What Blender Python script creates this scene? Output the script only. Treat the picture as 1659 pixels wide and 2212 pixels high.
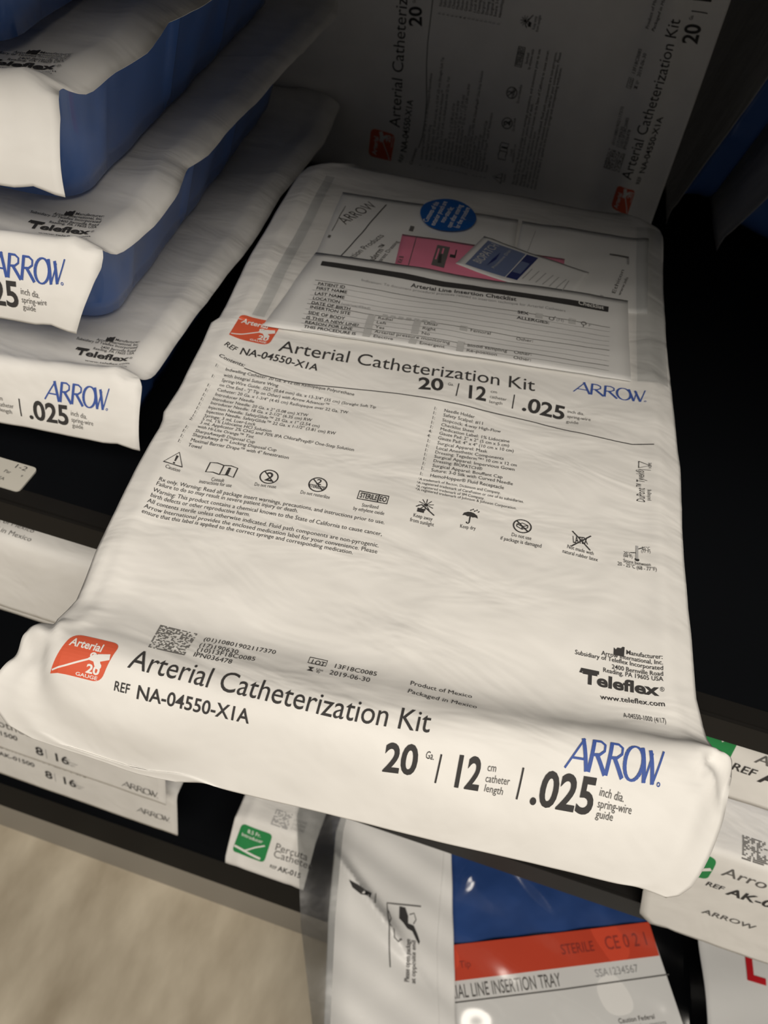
import bpy, bmesh, math, random
import numpy as np
from mathutils import Vector, Matrix

scene = bpy.context.scene
for o in list(bpy.data.objects):
    bpy.data.objects.remove(o)

# ------------------------------------------------------------------ units and frames
UNIT = 0.292                     # metres per lid unit (the lens sits one unit above the lid of the kit in front)
CAM_H = 3.95 * UNIT              # height of the lens above the floor
TURN = math.radians(5.2)         # the kit in front lies turned by this against the shelf edge
# LID: lid units measured from the point under the lens, x along the kit, y away, z up  ->  world metres
LID = Matrix.Translation((0, 0, CAM_H)) @ Matrix.Rotation(TURN, 4, 'Z') @ Matrix.Scale(UNIT, 4)

# ------------------------------------------------------------------ camera
c_right = Vector((0.97562694, 0.20528064, 0.07753667))
c_down = Vector((0.20533116, -0.72938953, -0.65255654))
c_fwd = Vector((-0.07740279, 0.65257243, -0.75376258))
rot = Matrix((c_right, -c_down, -c_fwd)).transposed()
cam = bpy.data.cameras.new('camera')
cam.sensor_fit = 'VERTICAL'
cam.sensor_height = 36.0
cam.lens = 1750.0 / 2212.0 * 36.0
cam.clip_start = 0.02
cam.dof.use_dof = True
cam.dof.focus_distance = 0.348
cam.dof.aperture_fstop = 17.0
camera = bpy.data.objects.new('camera', cam)
scene.collection.objects.link(camera)
camera.matrix_world = Matrix.Translation((0, 0, CAM_H)) @ (Matrix.Rotation(TURN, 3, 'Z') @ rot).to_4x4()
scene.camera = camera

# ------------------------------------------------------------------ world and lights
world = bpy.data.worlds.new('store_room_air')
scene.world = world
world.use_nodes = True
world.node_tree.nodes['Background'].inputs[0].default_value = (1.0, 0.92, 0.83, 1)
world.node_tree.nodes['Background'].inputs[1].default_value = 0.115
def area_light(name, loc, size, power, color, target):
    d = bpy.data.lights.new(name, 'AREA')
    d.shape = 'RECTANGLE'; d.size, d.size_y = size
    d.energy = power; d.color = color
    o = bpy.data.objects.new(name, d)
    scene.collection.objects.link(o)
    o.location = loc
    o.rotation_euler = (Vector(target) - Vector(loc)).to_track_quat('-Z', 'Y').to_euler()
    return o
# the ceiling panel over the aisle in front of the rack
area_light('aisle_ceiling_panel', (0.40, -1.00, 2.45), (1.6, 0.66), 46, (1.0, 0.92, 0.81), (-0.05, 0.30, 0.86))
scene.view_settings.view_transform = 'Standard'
scene.view_settings.look = 'None'
scene.view_settings.exposure = 0.0
scene.view_settings.gamma = 1.0
scene.view_settings.use_curve_mapping = False

# ------------------------------------------------------------------ materials
def principled(name, color, rough=0.6, spec=0.3, coat=0.0, coat_rough=0.1, metallic=0.0):
    m = bpy.data.materials.new(name); m.use_nodes = True
    b = m.node_tree.nodes['Principled BSDF']
    b.inputs['Base Color'].default_value = (*color, 1)
    b.inputs['Roughness'].default_value = rough
    b.inputs['Specular IOR Level'].default_value = spec
    b.inputs['Metallic'].default_value = metallic
    b.inputs['Coat Weight'].default_value = coat
    b.inputs['Coat Roughness'].default_value = coat_rough
    return m
def noise_on(m, scale, colors=None, bump=0.0, dist=0.001, detail=4, stretch=(1, 1, 1), rot=0.0, pos=(0.35, 0.65)):
    nt = m.node_tree; b = nt.nodes['Principled BSDF']
    tc = nt.nodes.new('ShaderNodeTexCoord'); mp = nt.nodes.new('ShaderNodeMapping')
    mp.inputs['Scale'].default_value = stretch; mp.inputs['Rotation'].default_value = (0, 0, rot)
    n = nt.nodes.new('ShaderNodeTexNoise'); n.inputs['Scale'].default_value = scale; n.inputs['Detail'].default_value = detail
    nt.links.new(tc.outputs['Object'], mp.inputs[0]); nt.links.new(mp.outputs[0], n.inputs['Vector'])
    if colors:
        r = nt.nodes.new('ShaderNodeValToRGB')
        r.color_ramp.elements[0].position, r.color_ramp.elements[1].position = pos
        r.color_ramp.elements[0].color = (*colors[0], 1); r.color_ramp.elements[1].color = (*colors[1], 1)
        nt.links.new(n.outputs[0], r.inputs[0]); nt.links.new(r.outputs[0], b.inputs['Base Color'])
    if bump:
        bp = nt.nodes.new('ShaderNodeBump'); bp.inputs['Strength'].default_value = bump; bp.inputs['Distance'].default_value = dist
        nt.links.new(n.outputs[0], bp.inputs['Height']); nt.links.new(bp.outputs[0], b.inputs['Normal'])
    return m
def clear_film(name, tint=(1, 1, 1), gloss=0.10, rough=0.12, bump=0.5, scale=18, dist=0.002):
    m = bpy.data.materials.new(name); m.use_nodes = True
    nt = m.node_tree; nt.nodes.clear()
    out = nt.nodes.new('ShaderNodeOutputMaterial'); mix = nt.nodes.new('ShaderNodeMixShader')
    tr = nt.nodes.new('ShaderNodeBsdfTransparent'); tr.inputs[0].default_value = (*tint, 1)
    gl = nt.nodes.new('ShaderNodeBsdfGlossy'); gl.inputs['Roughness'].default_value = rough
    fr = nt.nodes.new('ShaderNodeLayerWeight'); fr.inputs[0].default_value = 0.5
    pw = nt.nodes.new('ShaderNodeMath'); pw.operation = 'POWER'; pw.inputs[1].default_value = 3.0
    mul = nt.nodes.new('ShaderNodeMath'); mul.operation = 'MULTIPLY_ADD'
    mul.inputs[1].default_value = 0.5; mul.inputs[2].default_value = gloss
    tc = nt.nodes.new('ShaderNodeTexCoord')
    n = nt.nodes.new('ShaderNodeTexNoise'); n.inputs['Scale'].default_value = scale; n.inputs['Detail'].default_value = 3
    nt.links.new(tc.outputs['Object'], n.inputs['Vector'])
    bp = nt.nodes.new('ShaderNodeBump'); bp.inputs['Strength'].default_value = bump; bp.inputs['Distance'].default_value = dist
    nt.links.new(n.outputs[0], bp.inputs['Height']); nt.links.new(bp.outputs[0], gl.inputs['Normal']); nt.links.new(bp.outputs[0], fr.inputs['Normal'])
    nt.links.new(fr.outputs['Facing'], pw.inputs[0]); nt.links.new(pw.outputs[0], mul.inputs[0]); nt.links.new(mul.outputs[0], mix.inputs[0])
    nt.links.new(tr.outputs[0], mix.inputs[1]); nt.links.new(gl.outputs[0], mix.inputs[2]); nt.links.new(mix.outputs[0], out.inputs[0])
    return m

MAT = {}
MAT['sheet'] = noise_on(principled('spunbonded_sheet', (.80, .79, .765), .62, .25), 30, ((.775, .765, .74), (.83, .82, .795)), .16, .0012, 5, (1, 2.2, 1), .5)
def crease(m, scale, strength, dist, stretch, rot):
    nt = m.node_tree; b = nt.nodes['Principled BSDF']
    first = b.inputs['Normal'].links[0].from_node
    tc = nt.nodes.new('ShaderNodeTexCoord'); mp = nt.nodes.new('ShaderNodeMapping')
    mp.inputs['Scale'].default_value = stretch; mp.inputs['Rotation'].default_value = (0, 0, rot)
    n = nt.nodes.new('ShaderNodeTexNoise'); n.inputs['Scale'].default_value = scale; n.inputs['Detail'].default_value = 3; n.inputs['Distortion'].default_value = .6
    nt.links.new(tc.outputs['Object'], mp.inputs[0]); nt.links.new(mp.outputs[0], n.inputs['Vector'])
    bp = nt.nodes.new('ShaderNodeBump'); bp.inputs['Strength'].default_value = strength; bp.inputs['Distance'].default_value = dist
    nt.links.new(n.outputs[0], bp.inputs['Height']); nt.links.new(first.outputs[0], bp.inputs['Normal']); nt.links.new(bp.outputs[0], b.inputs['Normal'])
crease(MAT['sheet'], 15, .45, .006, (1, 2.4, 1), .45)
MAT['paper'] = principled('white_paper', (.80, .80, .79), .7, .2)
MAT['pouch_white'] = noise_on(principled('white_pouch_film', (.80, .80, .79), .35, .4), 40, None, .25, .002, 3)
MAT['ink'] = principled('black_ink', (.048, .046, .046), .7, .2)
MAT['grey_ink'] = principled('grey_ink', (.14, .135, .13), .7, .2)
MAT['pale_ink'] = principled('pale_grey_ink', (.42, .42, .42), .7, .2)
MAT['tick_ink'] = principled('light_grey_ink', (.58, .58, .57), .7, .2)
MAT['logo_blue'] = principled('logo_blue_ink', (.055, .105, .36), .6, .2)
MAT['red'] = principled('orange_red_ink', (.68, .115, .055), .6, .25)
MAT['green'] = principled('green_ink', (.025, .25, .075), .6, .25)
MAT['white_ink'] = principled('white_ink', (.82, .81, .78), .6, .2)
MAT['tray'] = noise_on(principled('blue_wrap_in_clear_tray', (.06, .155, .48), .5, .4, .8, .10), 9, ((.05, .135, .42), (.072, .18, .54)), .35, .004, 4, (1, 1, .35))
MAT['black'] = noise_on(principled('black_painted_steel', (.0045, .0052, .0065), .55, .06), 220, None, .12, .0006, 3)
MAT['dark_edge'] = principled('dark_brown_shelf_lip', (.013, .012, .011), .5, .15)
MAT['kick'] = principled('grey_kick_plate', (.34, .32, .285), .5, .3)
MAT['floor'] = noise_on(principled('beige_vinyl', (.46, .39, .28), .45, .35), 7, ((.40, .34, .25), (.70, .63, .50)), 0, 0, 16, (2.2, 1, 1), .6, (.3, .7))
MAT['card'] = principled('white_card', (.62, .60, .54), .5, .3)
MAT['film'] = clear_film('clear_pouch_film', (.98, .98, .98), .02, .25, .3, 26)
MAT['film_seal'] = clear_film('pouch_heat_seal', (.89, .90, .905), .04, .3, .5, 60)
MAT['bag_film'] = clear_film('clear_bag_film', (.96, .965, .97), .07, .17, .7, 9, .005)
MAT['haze_film'] = clear_film('hazy_bag_seam', (.62, .63, .63), .22, .45, .6, 22, .004)
MAT['pink'] = principled('pink_card', (.86, .25, .38), .6, .3)
MAT['sticker'] = principled('blue_sticker_vinyl', (.004, .10, .40), .4, .4)
MAT['packet_blue'] = principled('grey_blue_foil_print', (.15, .20, .36), .35, .4)
MAT['navy'] = principled('navy_ink', (.016, .028, .16), .4, .3)
MAT['bag_red'] = principled('red_label_ink', (.66, .075, .035), .45, .3)
MAT['dim_red'] = principled('dull_red_ink', (.30, .04, .03), .5, .3)
MAT['letter_red'] = principled('deep_red_ink', (.55, .012, .02), .5, .3)
MAT['blue_wrap'] = noise_on(principled('blue_sterile_wrap', (.025, .075, .27), .6, .3), 14, ((.018, .058, .21), (.032, .09, .31)), .6, .006, 3)

# ------------------------------------------------------------------ object helpers
def link(o, parent=None):
    scene.collection.objects.link(o)
    if parent is not None:
        o.parent = parent
        o.matrix_parent_inverse = Matrix.Identity(4)
    return o
def thing(name, label, category, loc, group=None):
    o = bpy.data.objects.new(name, None)
    o.empty_display_size = 0.02
    o.location = loc
    link(o); tag(o, label, category, group)
    return o
def tag(o, label, category, group=None):
    o['label'] = label; o['category'] = category
    if group: o['group'] = group
    return o
def base_of(parent):
    p = Vector((0, 0, 0))
    while parent is not None:
        p = p + parent.location; parent = parent.parent
    return p
def mesh_obj(name, verts, faces, mats, parent=None, face_mat=None, smooth=True, thick=0.0, label=None):
    """verts in world metres; the object sits at its parent's base"""
    o0 = base_of(parent)
    me = bpy.data.meshes.new(name)
    me.from_pydata([tuple(Vector(v) - o0) for v in verts], [], faces)
    for m in (mats if isinstance(mats, (list, tuple)) else [mats]):
        me.materials.append(m)
    if face_mat is not None:
        me.polygons.foreach_set('material_index', face_mat)
    me.polygons.foreach_set('use_smooth', [smooth] * len(me.polygons))
    me.update()
    o = bpy.data.objects.new(name, me)
    link(o, parent)
    if thick:
        s = o.modifiers.new('thickness', 'SOLIDIFY'); s.thickness = thick; s.offset = -1
    if label: o['label'] = label
    return o
def box_mesh(name, lo, hi, mat, parent=None, M=None, bevel=0.0):
    bm = bmesh.new()
    bmesh.ops.create_cube(bm, size=1)
    for v in bm.verts:
        v.co = Vector([lo[i] + (v.co[i] + .5) * (hi[i] - lo[i]) for i in range(3)])
    if bevel:
        bmesh.ops.bevel(bm, geom=list(bm.edges), offset=bevel, segments=2, affect='EDGES')
    bm.verts.index_update()
    V = [(M @ v.co) if M is not None else v.co.copy() for v in bm.verts]
    F = [[v.index for v in f.verts] for f in bm.faces]
    bm.free()
    return mesh_obj(name, V, F, mat, parent, smooth=False)

# ------------------------------------------------------------------ the shape of a lid and its printing
# ---- the lid sheet of a kit: a cross-section (y, z) swept over x, all in lid units (1 unit = UNIT metres)
def smooth_profile(pts, n=700, sig=4.0):
    P = np.array(pts, float)
    s = np.concatenate([[0], np.cumsum(np.hypot(*np.diff(P, axis=0).T))])
    q = np.linspace(0, s[-1], n)
    Y, Z = np.interp(q, s, P[:, 0]), np.interp(q, s, P[:, 1])
    k = np.exp(-0.5 * (np.arange(-20, 21) / sig) ** 2); k /= k.sum()
    def sm(a):
        b = np.concatenate([2 * a[0] - a[20:0:-1], a, 2 * a[-1] - a[-2:-22:-1]])
        return np.convolve(b, k, 'valid')
    Y, Z = sm(Y), sm(Z)
    t = np.concatenate([[0], np.cumsum(np.hypot(np.diff(Y), np.diff(Z)))])
    return t, Y, Z

MAIN_PROFILE = [(2.02, -.012), (1.98, -.002), (1.90, 0), (.84, 0), (.73, -.006), (.65, -.018), (.605, -.0235), (.588, -.0225), (.535, .000),
                (.510, .008), (.488, .005), (.468, -.012), (.45, -.042), (.434, -.080), (.414, -.135)]
STACK_PROFILE = [(1.97, -.012), (1.93, -.002), (1.86, 0), (.80, 0), (.66, -.008), (.585, -.016), (.545, -.006),
                 (.515, .006), (.497, .003), (.488, -.012), (.484, -.05), (.480, -.122)]

class Sheet:
    def __init__(self, profile, left, right, M=None, seed=0, bump=1.0, skew=.10, extra=None):
        self.t, self.Y, self.Z = smooth_profile(profile)
        self.L = np.array(sorted(left)); self.R = np.array(sorted(right))      # (t, x) outline points
        self.M = M; self.seed = seed; self.bump = bump; self.skew = skew; self.extra = extra
        self.tmax = self.t[-1]
        self.tr = float(np.interp(-.50, -self.Y, self.t))                       # where the front ridge lies
    def xl(self, t): return np.interp(t, self.L[:, 0], self.L[:, 1])
    def xr(self, t): return np.interp(t, self.R[:, 0], self.R[:, 1])
    def flat(self, x, t):
        y = np.interp(t, self.t, self.Y) + self.skew * max(0, x + .1) * math.exp(-((t - self.tr) / .07) ** 2)
        return x, y, float(np.interp(t, self.t, self.Z))
    def S(self, x, t):
        x, y, z = self.flat(x, t)
        if self.bump:
            z += self.bump * self.noise(x, t)
        return x, y, z
    def noise(self, x, t):
        s = self.seed
        a = .0020 * math.sin(9 * x + 14 * t + 1.3 * s) * math.sin(5 * t - 7 * x + s)
        b = .0013 * math.sin(23 * t + 9 * x + 2.1 * s + 2.2 * math.sin(6 * x + s))
        c = .0010 * math.sin(41 * t + 22 * x + 1.5 * math.sin(17 * x - 9 * t)) * math.sin(13 * x - 20 * t + s)
        c += .0006 * math.sin(70 * t + 33 * x + 2 * math.sin(25 * x + s)) * math.sin(29 * x - 31 * t + 3 * s)
        d0, d1 = x - self.xl(t), self.xr(t) - x
        rim = .006 * (math.exp(-((d0 - .045) / .018) ** 2) + math.exp(-((d1 - .045) / .018) ** 2))
        droop = -.012 * (math.exp(-(max(d0, 0) / .016)) + math.exp(-(max(d1, 0) / .016)))
        droop /= 1 + math.exp(min(30, (t - self.tr - .005) / .004))
        if self.extra:
            droop += self.extra(x, t - self.tr)
        return a + b + c + rim + droop

def soft_bend(v, w):
    """0 for v < 0, rising as a straight slope beyond, rounded over w"""
    return w * math.log1p(math.exp(max(-30, min(30, v / w)))) if v / w < 25 else v

def front_corners(x, s):
    """the kit in front: s runs from the front ridge towards the free edge of the flap"""
    on = 1 / (1 + math.exp(-(s + .012) / .006))
    # the left end of the flap turns down and runs out level again
    r = (max(0, (-.30 - x) / .215) ** 3 + max(0, (s + .05) / .175) ** 3) ** (1 / 3)
    w = max(0.0, min(1.0, (-.26 - x) / .12)); w = w * w * (3 - 2 * w)
    left = -.055 * w / (1 + math.exp(max(-30, min(30, -(r - .97) / .032)))) * on
    right = -.55 * soft_bend(x - (.392 - .05 * s), .007) * on
    # crumpled corner at the right end of the ridge
    k = math.exp(-((x - .425) / .030) ** 2 - ((s - .005) / .030) ** 2)
    cr = k * (.018 * abs(math.sin(62 * x + 40 * s)) - .020 * abs(math.sin(50 * s - 58 * x + .9)))
    # creases where the rim of the tray lifts the left corner
    m = math.exp(-((x + .525) / .030) ** 2 - ((s + .035) / .030) ** 2)
    cr += m * (.014 * abs(math.sin(70 * x - 40 * s)) - .016)
    cr += .007 * math.exp(-((x + .503) / .010) ** 2) * math.exp(-((s + .10) / .10) ** 2)
    return left + right + cr

def pile_corner(x, s):
    """a kit of the pile: creased right end of the front fold, a slack facet on the flap"""
    k = math.exp(-((x - .372) / .030) ** 2 - ((s - .004) / .026) ** 2)
    return k * (.012 * abs(math.sin(65 * x + 40 * s)) - .014 * abs(math.sin(50 * s - 60 * x + .6)))

LABEL_TEXT = [   # block, words, start (x, t), end (x, t) of the base line on the flat lid, capital height, weight, ink
    ('title', 'Arterial Catheterization Kit', -0.3865, 0.8113, 0.1146, 0.7785, 0.034, 0, 'ink'),
    ('title', 'REF', -0.4894, 0.8304, -0.4646, 0.8375, 0.013, 0.01, 'ink'),
    ('title', 'NA-04550-X1A', -0.4548, 0.8418, -0.2994, 0.8425, 0.019, 0.018, 'ink'),
    ('contents', 'Contents:', -0.4881, 0.8649, -0.4341, 0.8756, 0.0095, 0.012, 'ink'),
    ('contents', 'Indwelling Catheter: 20 Ga. x 12 cm Radiopaque Polyurethane', -0.4639, 0.8962, -0.2160, 0.8892, 0.0078, 0, 'ink'),
    ('contents', '1:', -0.4847, 0.8950, -0.4787, 0.8948, 0.0078, 0, 'ink'),
    ('contents', 'with Integral Suture Wing', -0.4621, 0.9108, -0.3573, 0.9079, 0.0078, 0, 'ink'),
    ('contents', 'Spring-Wire Guide: .025" (0.64 mm) dia. x 13-3/4" (35 cm) (Straight Soft Tip', -0.4616, 0.9242, -0.1687, 0.9160, 0.0078, 0, 'ink'),
    ('contents', '1:', -0.4822, 0.9231, -0.4762, 0.9229, 0.0078, 0, 'ink'),
    ('contents', 'on One End - "J" Tip on Other) with Arrow Advancer\u2122', -0.4613, 0.9370, -0.2539, 0.9312, 0.0078, 0, 'ink'),
    ('contents', 'Catheter: 20 Ga. x 1-3/4" (4.45 cm) Radiopaque over 22 Ga. TW', -0.4612, 0.9502, -0.2149, 0.9433, 0.0078, 0, 'ink'),
    ('contents', '1:', -0.4815, 0.9491, -0.4756, 0.9489, 0.0078, 0, 'ink'),
    ('contents', 'Introducer Needle', -0.4607, 0.9631, -0.3869, 0.9611, 0.0078, 0, 'ink'),
    ('contents', '1:', -0.4809, 0.9621, -0.4751, 0.9619, 0.0078, 0, 'ink'),
    ('contents', 'Introducer Needle: 20 Ga. x 2" (5.08 cm) XTW', -0.4610, 0.9757, -0.2827, 0.9707, 0.0078, 0, 'ink'),
    ('contents', '1:', -0.4811, 0.9746, -0.4753, 0.9745, 0.0078, 0, 'ink'),
    ('contents', 'Introducer Needle: 18 Ga. x 2-1/2" (6.35 cm) RW', -0.4606, 0.9874, -0.2726, 0.9821, 0.0078, 0, 'ink'),
    ('contents', '1:', -0.4806, 0.9864, -0.4748, 0.9862, 0.0078, 0, 'ink'),
    ('contents', 'Injection Needle: SafetyGlide\u2122 25 Ga. x 1" (2.54 cm)', -0.4602, 0.9999, -0.2552, 0.9942, 0.0078, 0, 'ink'),
    ('contents', '1:', -0.4800, 0.9989, -0.4743, 0.9988, 0.0078, 0, 'ink'),
    ('contents', 'Injection Needle: SafetyGlide\u2122 22 Ga. x 1-1/2" (3.81 cm) RW', -0.4600, 1.0115, -0.2229, 1.0048, 0.0078, 0, 'ink'),
    ('contents', '1:', -0.4798, 1.0105, -0.4741, 1.0103, 0.0078, 0, 'ink'),
    ('contents', 'Syringe: 3 mL Luer-Lock', -0.4596, 1.0228, -0.3653, 1.0202, 0.0078, 0, 'ink'),
    ('contents', '1:', -0.4793, 1.0219, -0.4736, 1.0217, 0.0078, 0, 'ink'),
    ('contents', '5 mL 1% Lidocaine HCl Solution', -0.4597, 1.0328, -0.3334, 1.0293, 0.0078, 0, 'ink'),
    ('contents', '1:', -0.4792, 1.0319, -0.4736, 1.0317, 0.0078, 0, 'ink'),
    ('contents', '3 mL Applicator 2% CHG and 70% IPA ChloraPrep\u00ae\u00b2 One-Step Solution', -0.4599, 1.0432, -0.1823, 1.0355, 0.0078, 0, 'ink'),
    ('contents', '2:', -0.4793, 1.0423, -0.4737, 1.0422, 0.0078, 0, 'ink'),
    ('contents', 'with Hi-Lite Orange\u2122 Tint', -0.4594, 1.0551, -0.3583, 1.0523, 0.0078, 0, 'ink'),
    ('contents', 'SharpsAway\u00ae Disposal Cup', -0.4592, 1.0674, -0.3521, 1.0644, 0.0078, 0, 'ink'),
    ('contents', '1:', -0.4784, 1.0665, -0.4729, 1.0664, 0.0078, 0, 'ink'),
    ('contents', 'SharpsAway II\u2122 Locking Disposal Cup', -0.4599, 1.0785, -0.3103, 1.0743, 0.0078, 0, 'ink'),
    ('contents', '1:', -0.4790, 1.0776, -0.4735, 1.0775, 0.0078, 0, 'ink'),
    ('contents', 'Maximal Barrier Drape\u2122 with 4" fenestration', -0.4587, 1.0911, -0.2851, 1.0862, 0.0078, 0, 'ink'),
    ('contents', '1:', -0.4778, 1.0903, -0.4723, 1.0901, 0.0078, 0, 'ink'),
    ('contents', 'Towel', -0.4584, 1.1038, -0.4350, 1.1031, 0.0078, 0, 'ink'),
    ('contents', '1:', -0.4774, 1.1030, -0.4719, 1.1028, 0.0078, 0, 'ink'),
    ('contents_r', 'Needle Holder', -0.0458, 0.8877, 0.0119, 0.8860, 0.0078, 0, 'ink'),
    ('contents_r', '1:', -0.0659, 0.8879, -0.0597, 0.8878, 0.0078, 0, 'ink'),
    ('contents_r', 'Safety Scalpel: #11', -0.0456, 0.8996, 0.0287, 0.8975, 0.0078, 0, 'ink'),
    ('contents_r', '1:', -0.0656, 0.8999, -0.0594, 0.8997, 0.0078, 0, 'ink'),
    ('contents_r', 'Stopcock: 4-way High-Flow', -0.0452, 0.9124, 0.0637, 0.9093, 0.0078, 0, 'ink'),
    ('contents_r', '1:', -0.0651, 0.9127, -0.0590, 0.9125, 0.0078, 0, 'ink'),
    ('contents_r', 'Checklist Sheet', -0.0453, 0.9246, 0.0160, 0.9229, 0.0078, 0, 'ink'),
    ('contents_r', '1:', -0.0651, 0.9250, -0.0590, 0.9248, 0.0078, 0, 'ink'),
    ('contents_r', 'Medication Label: 1% Lidocaine', -0.0451, 0.9362, 0.0821, 0.9326, 0.0078, 0, 'ink'),
    ('contents_r', '1:', -0.0648, 0.9365, -0.0587, 0.9364, 0.0078, 0, 'ink'),
    ('contents_r', 'Gauze Pad: 2" x 2" (5 cm x 5 cm)', -0.0449, 0.9476, 0.0823, 0.9441, 0.0078, 0, 'ink'),
    ('contents_r', '4:', -0.0645, 0.9480, -0.0585, 0.9478, 0.0078, 0, 'ink'),
    ('contents_r', 'Gauze Pad: 4" x 4" (10 cm x 10 cm)', -0.0453, 0.9596, 0.0917, 0.9558, 0.0078, 0, 'ink'),
    ('contents_r', '4:', -0.0648, 0.9600, -0.0588, 0.9598, 0.0078, 0, 'ink'),
    ('contents_r', 'Surgical Apparel: Mask', -0.0443, 0.9720, 0.0461, 0.9695, 0.0078, 0, 'ink'),
    ('contents_r', '1:', -0.0636, 0.9724, -0.0577, 0.9722, 0.0078, 0, 'ink'),
    ('contents_r', 'Local Anesthetic Components', -0.0443, 0.9841, 0.0763, 0.9807, 0.0078, 0, 'ink'),
    ('contents_r', '1:', -0.0635, 0.9845, -0.0576, 0.9843, 0.0078, 0, 'ink'),
    ('contents_r', 'Dressing: Tegaderm\u2122\u00b3 10 cm x 12 cm', -0.0444, 0.9956, 0.1004, 0.9915, 0.0078, 0, 'ink'),
    ('contents_r', '1:', -0.0635, 0.9960, -0.0576, 0.9958, 0.0078, 0, 'ink'),
    ('contents_r', 'Surgical Apparel: Impervious Gown', -0.0440, 1.0073, 0.0977, 1.0034, 0.0078, 0, 'ink'),
    ('contents_r', '1:', -0.0631, 1.0077, -0.0572, 1.0075, 0.0078, 0, 'ink'),
    ('contents_r', 'Dressing: BIOPATCH\u00ae', -0.0436, 1.0194, 0.0427, 1.0170, 0.0078, 0, 'ink'),
    ('contents_r', '1:', -0.0626, 1.0198, -0.0567, 1.0196, 0.0078, 0, 'ink'),
    ('contents_r', 'Surgical Apparel: Bouffant Cap', -0.0432, 1.0317, 0.0792, 1.0283, 0.0078, 0, 'ink'),
    ('contents_r', '1:', -0.0620, 1.0321, -0.0562, 1.0320, 0.0078, 0, 'ink'),
    ('contents_r', 'Suture: 3-0 Silk with Curved Needle', -0.0435, 1.0433, 0.0982, 1.0393, 0.0078, 0, 'ink'),
    ('contents_r', '1:', -0.0622, 1.0437, -0.0564, 1.0435, 0.0078, 0, 'ink'),
    ('contents_r', 'HemoHopper\u00ae Fluid Receptacle', -0.0431, 1.0567, 0.0842, 1.0532, 0.0078, 0, 'ink'),
    ('contents_r', '1:', -0.0617, 1.0571, -0.0560, 1.0570, 0.0078, 0, 'ink'),
    ('notes', '\u00b9A trademark of Becton, Dickinson and Company.', -0.0615, 1.0692, 0.0798, 1.0652, 0.0058, 0, 'ink'),
    ('notes', '\u00b2A registered trademark of CareFusion or one of its subsidiaries.', -0.0623, 1.0787, 0.1204, 1.0736, 0.0058, 0, 'ink'),
    ('notes', '\u00b3A registered trademark of 3M Company.', -0.0616, 1.0878, 0.0548, 1.0845, 0.0058, 0, 'ink'),
    ('notes', '*A registered trademark of Johnson & Johnson Corporation.', -0.0614, 1.0956, 0.1102, 1.0908, 0.0058, 0, 'ink'),
    ('size', '20', -0.1033, 0.8390, -0.0558, 0.8316, 0.036, 0.03, 'ink'),
    ('size', 'Ga.', -0.0507, 0.8123, -0.0393, 0.8116, 0.008, 0, 'ink'),
    ('size', '12', -0.0141, 0.8380, 0.0260, 0.8345, 0.036, 0.03, 'ink'),
    ('size', 'cm', 0.0317, 0.8092, 0.0440, 0.8077, 0.008, 0, 'grey_ink'),
    ('size', 'catheter', 0.0316, 0.8230, 0.0644, 0.8223, 0.008, 0, 'grey_ink'),
    ('size', 'length', 0.0327, 0.8373, 0.0577, 0.8351, 0.008, 0, 'grey_ink'),
    ('size', '.025', 0.0940, 0.8375, 0.1749, 0.8407, 0.036, 0.03, 'ink'),
    ('size', 'inch dia.', 0.1805, 0.8184, 0.2118, 0.8180, 0.008, 0, 'grey_ink'),
    ('size', 'spring-wire', 0.1806, 0.8326, 0.2245, 0.8310, 0.008, 0, 'grey_ink'),
    ('size', 'guide', 0.1798, 0.8476, 0.2027, 0.8459, 0.008, 0, 'grey_ink'),
    ('symbol', 'Caution', -0.4756, 1.1633, -0.4499, 1.1639, 0.0076, 0, 'ink'),
    ('symbol', 'Consult', -0.3938, 1.1683, -0.3720, 1.1660, 0.0076, 0, 'ink'),
    ('symbol', 'instructions for use', -0.4114, 1.1775, -0.3569, 1.1733, 0.0076, 0, 'ink'),
    ('symbol', 'Do not reuse', -0.3223, 1.1596, -0.2860, 1.1562, 0.0076, 0, 'ink'),
    ('symbol', 'Do not resterilize', -0.2451, 1.1550, -0.1954, 1.1536, 0.0076, 0, 'ink'),
    ('symbol', 'Sterilized', -0.1406, 1.1552, -0.1131, 1.1543, 0.0076, 0, 'ink'),
    ('symbol', 'by ethylene oxide', -0.1528, 1.1655, -0.1011, 1.1648, 0.0076, 0, 'ink'),
    ('symbol', 'Keep away', -0.0546, 1.1544, -0.0225, 1.1536, 0.0076, 0, 'ink'),
    ('symbol', 'from sunlight', -0.0581, 1.1648, -0.0182, 1.1642, 0.0076, 0, 'ink'),
    ('symbol', 'Keep dry', 0.0236, 1.1553, 0.0493, 1.1538, 0.0076, 0, 'ink'),
    ('symbol', 'Do not use', 0.1075, 1.1517, 0.1399, 1.1526, 0.0076, 0, 'ink'),
    ('symbol', 'if package is damaged', 0.0907, 1.1634, 0.1573, 1.1635, 0.0076, 0, 'ink'),
    ('symbol', 'Not made with', 0.1983, 1.1515, 0.2416, 1.1547, 0.0076, 0, 'ink'),
    ('symbol', 'natural rubber latex', 0.1915, 1.1627, 0.2488, 1.1662, 0.0076, 0, 'ink'),
    ('symbol', 'Store between', 0.2896, 1.1566, 0.3332, 1.1546, 0.0076, 0, 'ink'),
    ('symbol', '20 - 25\u00b0C (68 - 77\u00b0F)', 0.2803, 1.1656, 0.3418, 1.1636, 0.0076, 0, 'ink'),
    ('symbol', 'LATEX', 0.2074, 1.1379, 0.2319, 1.1351, 0.014, 0.02, 'ink'),
    ('symbol', '20\u00b0C', 0.2903, 1.1387, 0.3030, 1.1375, 0.006, 0, 'ink'),
    ('symbol', '(68\u00b0F)', 0.2895, 1.1451, 0.3043, 1.1438, 0.006, 0, 'ink'),
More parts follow.
